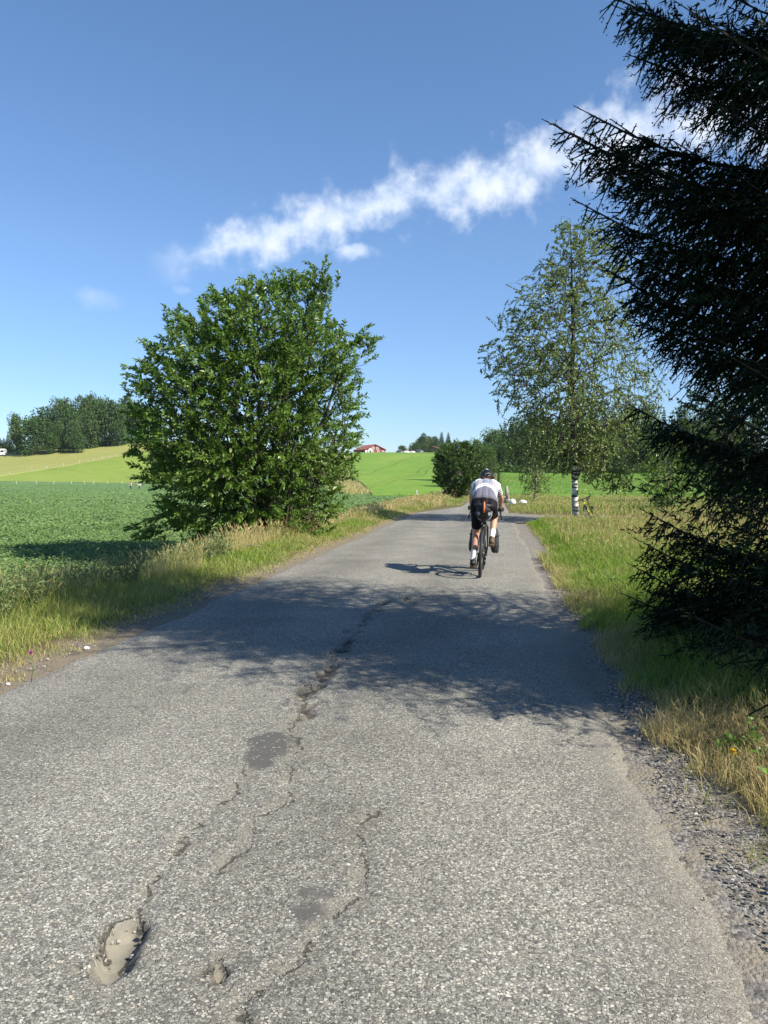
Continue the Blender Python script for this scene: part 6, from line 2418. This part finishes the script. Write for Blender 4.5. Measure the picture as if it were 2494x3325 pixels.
# helmet
hel = MB()
V, F = sphere_geo(28, 18)
cut = V[:, 2] > -.42 + .18 * V[:, 1]
sq = V * np.array([.108, .142, .112])
sq[:, 2] = np.maximum(sq[:, 2], (-.004 + .012 * V[:, 1]))
tilt = np.array(Matrix.Rotation(R(-14), 3, 'X'))
hc = hd + np.array([0, .0, .035])
hel.add((sq * .95) @ tilt.T + hc, F)
ho = hel.build('helmet', m_black, person, True)
for k in range(7):
    rb_ = MB()
    fx = (k - 3) / 3.0 * .86
    pts = []
    for an in np.linspace(R(-8), R(188), 18):
        r_y, r_z = math.cos(an), math.sin(an)
        sx_ = fx * (.45 + .55 * abs(math.sin(an)) ** .6)
        rest = math.sqrt(max(0, 1 - min(sx_ * sx_, .99)))
        pts.append((np.array([sx_ * .108, r_y * rest * .142, max(r_z * rest * .112, -.006)]) * 1.03) @ tilt.T + hc)
    rb_.tube(pts, .0105, 7)
    rb_.build('rib', m_blackgloss, ho, True)
rb_ = MB()
pts = [(np.array([.108 * math.cos(a_), .142 * math.sin(a_), -.002 + .012 * math.sin(a_)]) * 1.02) @ tilt.T + hc for a_ in np.linspace(0, 2 * math.pi, 33)]
rb_.tube(pts, .013, 8, caps=False)
rb_.build('rim', m_blackgloss, ho, True)
lg = MB()
lg.box((np.array([0, -.142 * .62, .112 * .80]) * 1.10) @ tilt.T + hc, (.036, .010, .012), np.array(Matrix.Rotation(R(40), 3, 'X')))
lg.build('sticker', m_white, ho)

# --- bags
def on_bike(o_):
    o_.matrix_world = Matrix.Translation(tuple(RC)) @ rider_rot.to_4x4()
sbg = empty('saddle_bag')
tag(sbg, 'lumpy black saddle bag with an orange strap, hanging behind the cyclist under the seat', 'bag')
mbb = MB()
prof_b = [(-.165, .995, .075, .055), (-.14, .99, .105, .085), (-.08, .98, .118, .098), (0, .965, .105, .092), (.08, .945, .07, .07), (.15, .93, .035, .04)]
mbx = MB()
rings = []
nb_ = 22
for y_, zc, rw_, rh_ in prof_b:
    for k in range(nb_):
        an = 2 * math.pi * k / nb_
        lump = 1 + .05 * math.sin(an * 5 + y_ * 40) + .04 * math.sin(an * 9 - y_ * 70)
        zz_ = math.sin(an)
        taper_ = (1 - .38 * max(0, -zz_))
        rings.append((rw_ * math.cos(an) * lump * taper_, y_ + .05 - .035 * zz_, zc - .01 + rh_ * 1.45 * zz_ * lump - .02))
V = np.array(rings)
q_ = [[i * nb_ + j, i * nb_ + (j + 1) % nb_, (i + 1) * nb_ + (j + 1) % nb_, (i + 1) * nb_ + j] for i in range(len(prof_b) - 1) for j in range(nb_)]
V = np.concatenate([V, [V[:nb_].mean(0) + (0, -.02, 0)], [V[-nb_:].mean(0)]])
nV = len(V)
tr_ = [[nV - 2, (j + 1) % nb_, j] for j in range(nb_)] + [[nV - 1, (len(prof_b) - 1) * nb_ + j, (len(prof_b) - 1) * nb_ + (j + 1) % nb_] for j in range(nb_)]
mbx.add(V, [np.array(q_), np.array(tr_)])
mbx.build('bag_body', m_bag, sbg, True)
fl = MB()
fl.tube([(-.135, -.06, 1.075), (-.07, -.10, 1.06), (0, -.115, 1.065), (.07, -.10, 1.06), (.14, -.06, 1.07)], [.012, .03, .034, .03, .012], 10)
fl.build('rolled_closure', m_bag, sbg, True)
st_ = MB()
st_.tube([(.012, -.118, 1.115), (.012, -.158, 1.09), (.014, -.168, 1.03), (.015, -.165, .965)], [.010, .0125, .0135, .014], 8)
st_.build('strap', m_orange, sbg, True)
for s_ in (-1, 1):
    rf = MB()
    Mx = np.array(Matrix.Rotation(R(s_ * 24), 3, 'Z') @ Matrix.Rotation(R(10), 3, 'X'))
    rf.add((np.array([(-.022, 0, .022), (.020, 0, .026), (.024, 0, -.004), (.002, 0, -.030), (-.018, 0, -.010)] + [(-.022, .008, .022), (.020, .008, .026), (.024, .008, -.004), (.002, .008, -.030), (-.018, .008, -.010)]) * np.array([-s_, 1, 1])) @ Mx.T + np.array([.015 + s_ * .080, -.142, .945]),
           [np.array([[0, 1, 2, 3], [5, 8, 7, 6], [0, 5, 6, 1], [1, 6, 7, 2], [2, 7, 8, 3], [3, 8, 9, 4], [4, 9, 5, 0]]), np.array([[0, 3, 4], [5, 9, 8]])])
    rf.build('reflector', m_refl, sbg)
    pp_ = MB()
    pp_.tube([(.015 + s_ * .112, -.10, .985), (.015 + s_ * .108, -.125, .915), (.015 + s_ * .075, -.130, .865), (.015 + s_ * .03, -.115, .845)], .006, 6)
    pp_.build('piping', m_refl if s_ > 0 else m_bagd, sbg, True)
on_bike(sbg)
for s_, lab in ((-1, 'black fork bag on the left of the front wheel, behind the cyclist lower leg'), (1, 'dark grey fork bag on the right of the front wheel, beside the cyclist raised shoe')):
    fb = empty('pannier')
    tag(fb, lab, 'bag', 'bags on the bicycle fork')
    mbx = MB()
    rings = []
    cols_ = [(.285, .035, .05), (.30, .055, .075), (.36, .066, .095), (.46, .070, .10), (.56, .062, .095), (.63, .048, .08), (.66, .025, .05)]
    for zc, rw_, rl_ in cols_:
        for k in range(20):
            an = 2 * math.pi * k / 20
            cx_, sx_ = math.cos(an), math.sin(an)
            se = lambda c_: math.copysign(abs(c_) ** .7, c_)
            rings.append((s_ * (.175 + .012 * math.sin(zc * 9)) + rw_ * se(cx_), WB - .03 + rl_ * se(sx_), zc + .006 * math.sin(an * 4)))
    V = np.array(rings)
    q_ = [[i * 20 + j, i * 20 + (j + 1) % 20, (i + 1) * 20 + (j + 1) % 20, (i + 1) * 20 + j] for i in range(len(cols_) - 1) for j in range(20)]
    V = np.concatenate([V, [V[:20].mean(0)], [V[-20:].mean(0)]])
    nV = len(V)
    tr_ = [[nV - 2, (j + 1) % 20, j] for j in range(20)] + [[nV - 1, 120 + j, 120 + (j + 1) % 20] for j in range(20)]
    mbx.add(V, [np.array(q_), np.array(tr_)])
    mbx.build('bag_body', m_bag if s_ < 0 else m_bagd, fb, True)
    for zc in (.40, .56):
        st_ = MB()
        pts = [(s_ * (.175 + .012 * math.sin(zc * 9)) + .0715 * math.copysign(abs(math.cos(a_)) ** .7, math.cos(a_)), WB - .03 + .102 * math.copysign(abs(math.sin(a_)) ** .7, math.sin(a_)), zc) for a_ in np.linspace(0, 2 * math.pi, 25)]
        st_.tube(pts, .008, 5, caps=False)
        st_.build('strap', m_black, fb, True)
    on_bike(fb)

# --- the bicycle that leans on the birch, seen from its front
lp = np.array([bx, by, 0.0])
fwd2 = norm(np.array([-.36, -1.0, 0]))
ang2 = math.atan2(fwd2[1], fwd2[0]) - math.pi / 2
rot2 = Matrix.Rotation(ang2, 3, 'Z') @ Matrix.Rotation(R(21), 3, 'Y')
side2 = np.array([fwd2[1], -fwd2[0], 0.0])
hb_c = lp + np.array([.14, -.55, 0])
rear_c = hb_c - fwd2 * .95 - side2 * .34
bk2, _ = make_bike('bicycle', 'yellow-framed bicycle with flat black handlebar and bar ends, leaning against the tall birch', (rear_c[0], rear_c[1], -.12), rot2, m_yellow, False, .026, R(70))

# --- two people far off in the crop
m_pinkshirt = plain('faded_pink_cloth', (.55, .38, .36), .8)
m_whiteshirt = plain('white_cloth', (.8, .8, .8), .8)
m_jeans = plain('dark_trousers', (.05, .055, .09), .8)
def far_person(u, depth, bend, shirt, label):
    q_ = hz(u, depth)
    body_ = MB()
    H_ = 1.72
    c_ = lambda a, b_, ra, rb: tapered_capsule(body_, a, b_, ra, rb, 10)
    hip = np.array([0, 0, .92])
    up_ = norm(np.array([0.0, -math.sin(bend), math.cos(bend)]))
    ch = hip + up_ * .42
    nk = hip + up_ * .56
    hd_ = nk + norm(up_ + np.array([0, 0, .3])) * .17
    for s_ in (-1, 1):
        c_(hip + (s_ * .09, 0, 0), (s_ * .11, -.04, .48), .09, .06)
        c_((s_ * .11, -.04, .48), (s_ * .11, .02, .08), .058, .042)
        c_((s_ * .11, .02, .06), (s_ * .12, -.14, .04), .045, .04)
        c_(hip + (s_ * .06, 0, .02), ch + (s_ * .09, 0, 0), .11, .11)
        sh_ = ch + np.array([s_ * .19, 0, 0]) + up_ * .07
        el_ = sh_ + np.array([s_ * .05, -.08, -.27])
        wr_ = el_ + np.array([-s_ * .03, -.2, -.12])
        c_(sh_, el_, .055, .042)
        c_(el_, wr_, .04, .03)
        c_(wr_, wr_ + (0, -.07, -.03), .035, .03)
        c_(ch + (s_ * .09, 0, 0), sh_, .10, .065)
    c_(ch, nk, .10, .06)
    c_(nk, hd_, .055, .06)
    c_(hd_, hd_ + (0, -.02, .05), .095, .09)
    Vv, Nv, Qv = remeshed(body_, .022, 3)
    o_ = link('person', make_mesh('person', Vv, [Qv], [m_skin], True), loc=(q_[0], q_[1], q_[2] - .02))
    o_.rotation_euler = (0, 0, YAW + (0.5 if bend > .3 else -.4))
    tag(o_, label, 'person', 'people far off in the crop field')
    hd_d = np.linalg.norm(Vv - hd_, axis=1)
    hands = (Vv[:, 1] < -.24) & (np.abs(Vv[:, 0]) > .14) & (Vv[:, 2] < 1.2)
    clothes('shirt', Vv, Nv, Qv, (Vv[:, 2] > .90) & (hd_d > .16) & ~hands, .015, [shirt], o_)
    clothes('trousers', Vv, Nv, Qv, (Vv[:, 2] < .95) & (Vv[:, 2] > .1) & (np.abs(Vv[:, 0]) < .24) & (Vv[:, 1] > -.25), .012, [m_jeans], o_)
    hv = clothes('hair', Vv, Nv, Qv, (hd_d < .2) & (Vv[:, 2] > hd_[2] + .03), .012, [m_hair], o_)
far_person(131, 160, .1, m_pinkshirt, 'person in pale pink standing far off in the crop, left one of two')
far_person(139.5, 158, .75, m_whiteshirt, 'person in a white shirt bending over in the crop, right one of two')

# --- small flowers and litter by the road
m_clover = plain('clover_pink', (.45, .12, .28), .7)
m_dand = plain('dandelion_yellow', (.75, .52, .03), .7)
m_stalk = plain('flower_stalk', (.07, .14, .03), .7)
def flower(u, v, hgt_, mat_, label, cat, rad_):
    q_ = ground_at(u, v, .15)
    zb = float(height(q_[0], q_[1]))
    root = empty(cat.replace(' ', '_'), (q_[0], q_[1], zb))
    tag(root, label, 'flower')
    b_ = MB()
    b_.tube([(0, 0, 0), (.01, 0, hgt_ * .5), (0, 0, hgt_)], [.003, .0025, .002], 6)
    b_.build('stalk', m_stalk, root, True)
    V_, F_ = [], []
    n_ = 42
    dirs = norm(rng.normal(size=(n_, 3)) + np.array([0, 0, .7]))
    Vp, Fp, _k = leaves_geo(np.tile(np.array([0, 0, hgt_]), (n_, 1)), dirs, norm(rng.normal(size=(n_, 3))), rad_, rad_ * .35)
    b_ = MB()
    b_.add(Vp, Fp)
    b_.build('petals', mat_, root)
flower(31, 660, .22, m_clover, 'single pink clover flower in the left verge grass at the road edge', 'clover', .022)
flower(733, 753, .16, m_dand, 'single yellow dandelion in the right verge grass near the spruce shade', 'dandelion', .02)
m_litter = plain('white_stone', (.7, .7, .7), .7, bump=.4)
def pebble(u, v, r_, label):
    q_ = ground_at(u, v, .0)
    V, F = sphere_geo(9, 7)
    V = V * (1 + .3 * (fbm(V[:, 0] * 2 + u, V[:, 1] * 2 + V[:, 2] * 1.5, 9) - .5))[:, None] * np.array([r_ * 1.3, r_, r_ * .7])
    o_ = link('stone', make_mesh('stone', V, F, [m_litter], True), loc=(q_[0], q_[1], float(height(q_[0], q_[1])) + r_ * .6))
    tag(o_, label, 'stone')
pebble(86.5, 648, .022, 'small white stone on bare soil at the left road edge, at the shade border')
pebble(8, 683, .013, 'tiny white stone on the left verge by the picture edge')

# ================================================================== HAZE
m_haze, t = mat_new('thin_air')
vol = t.n('ShaderNodeVolumePrincipled')
vol.inputs['Color'].default_value = (.86, .92, 1.0, 1)
vol.inputs['Density'].default_value = HAZE
vol.inputs['Anisotropy'].default_value = 0.2
o_ = t.n('ShaderNodeOutputMaterial')
t.set(o_, 'Volume', vol.outputs[0])
mb = MB()
mb.box((0, 0, 22), (10000, 10000, 96))
mb.build('haze', m_haze, kind='stuff')
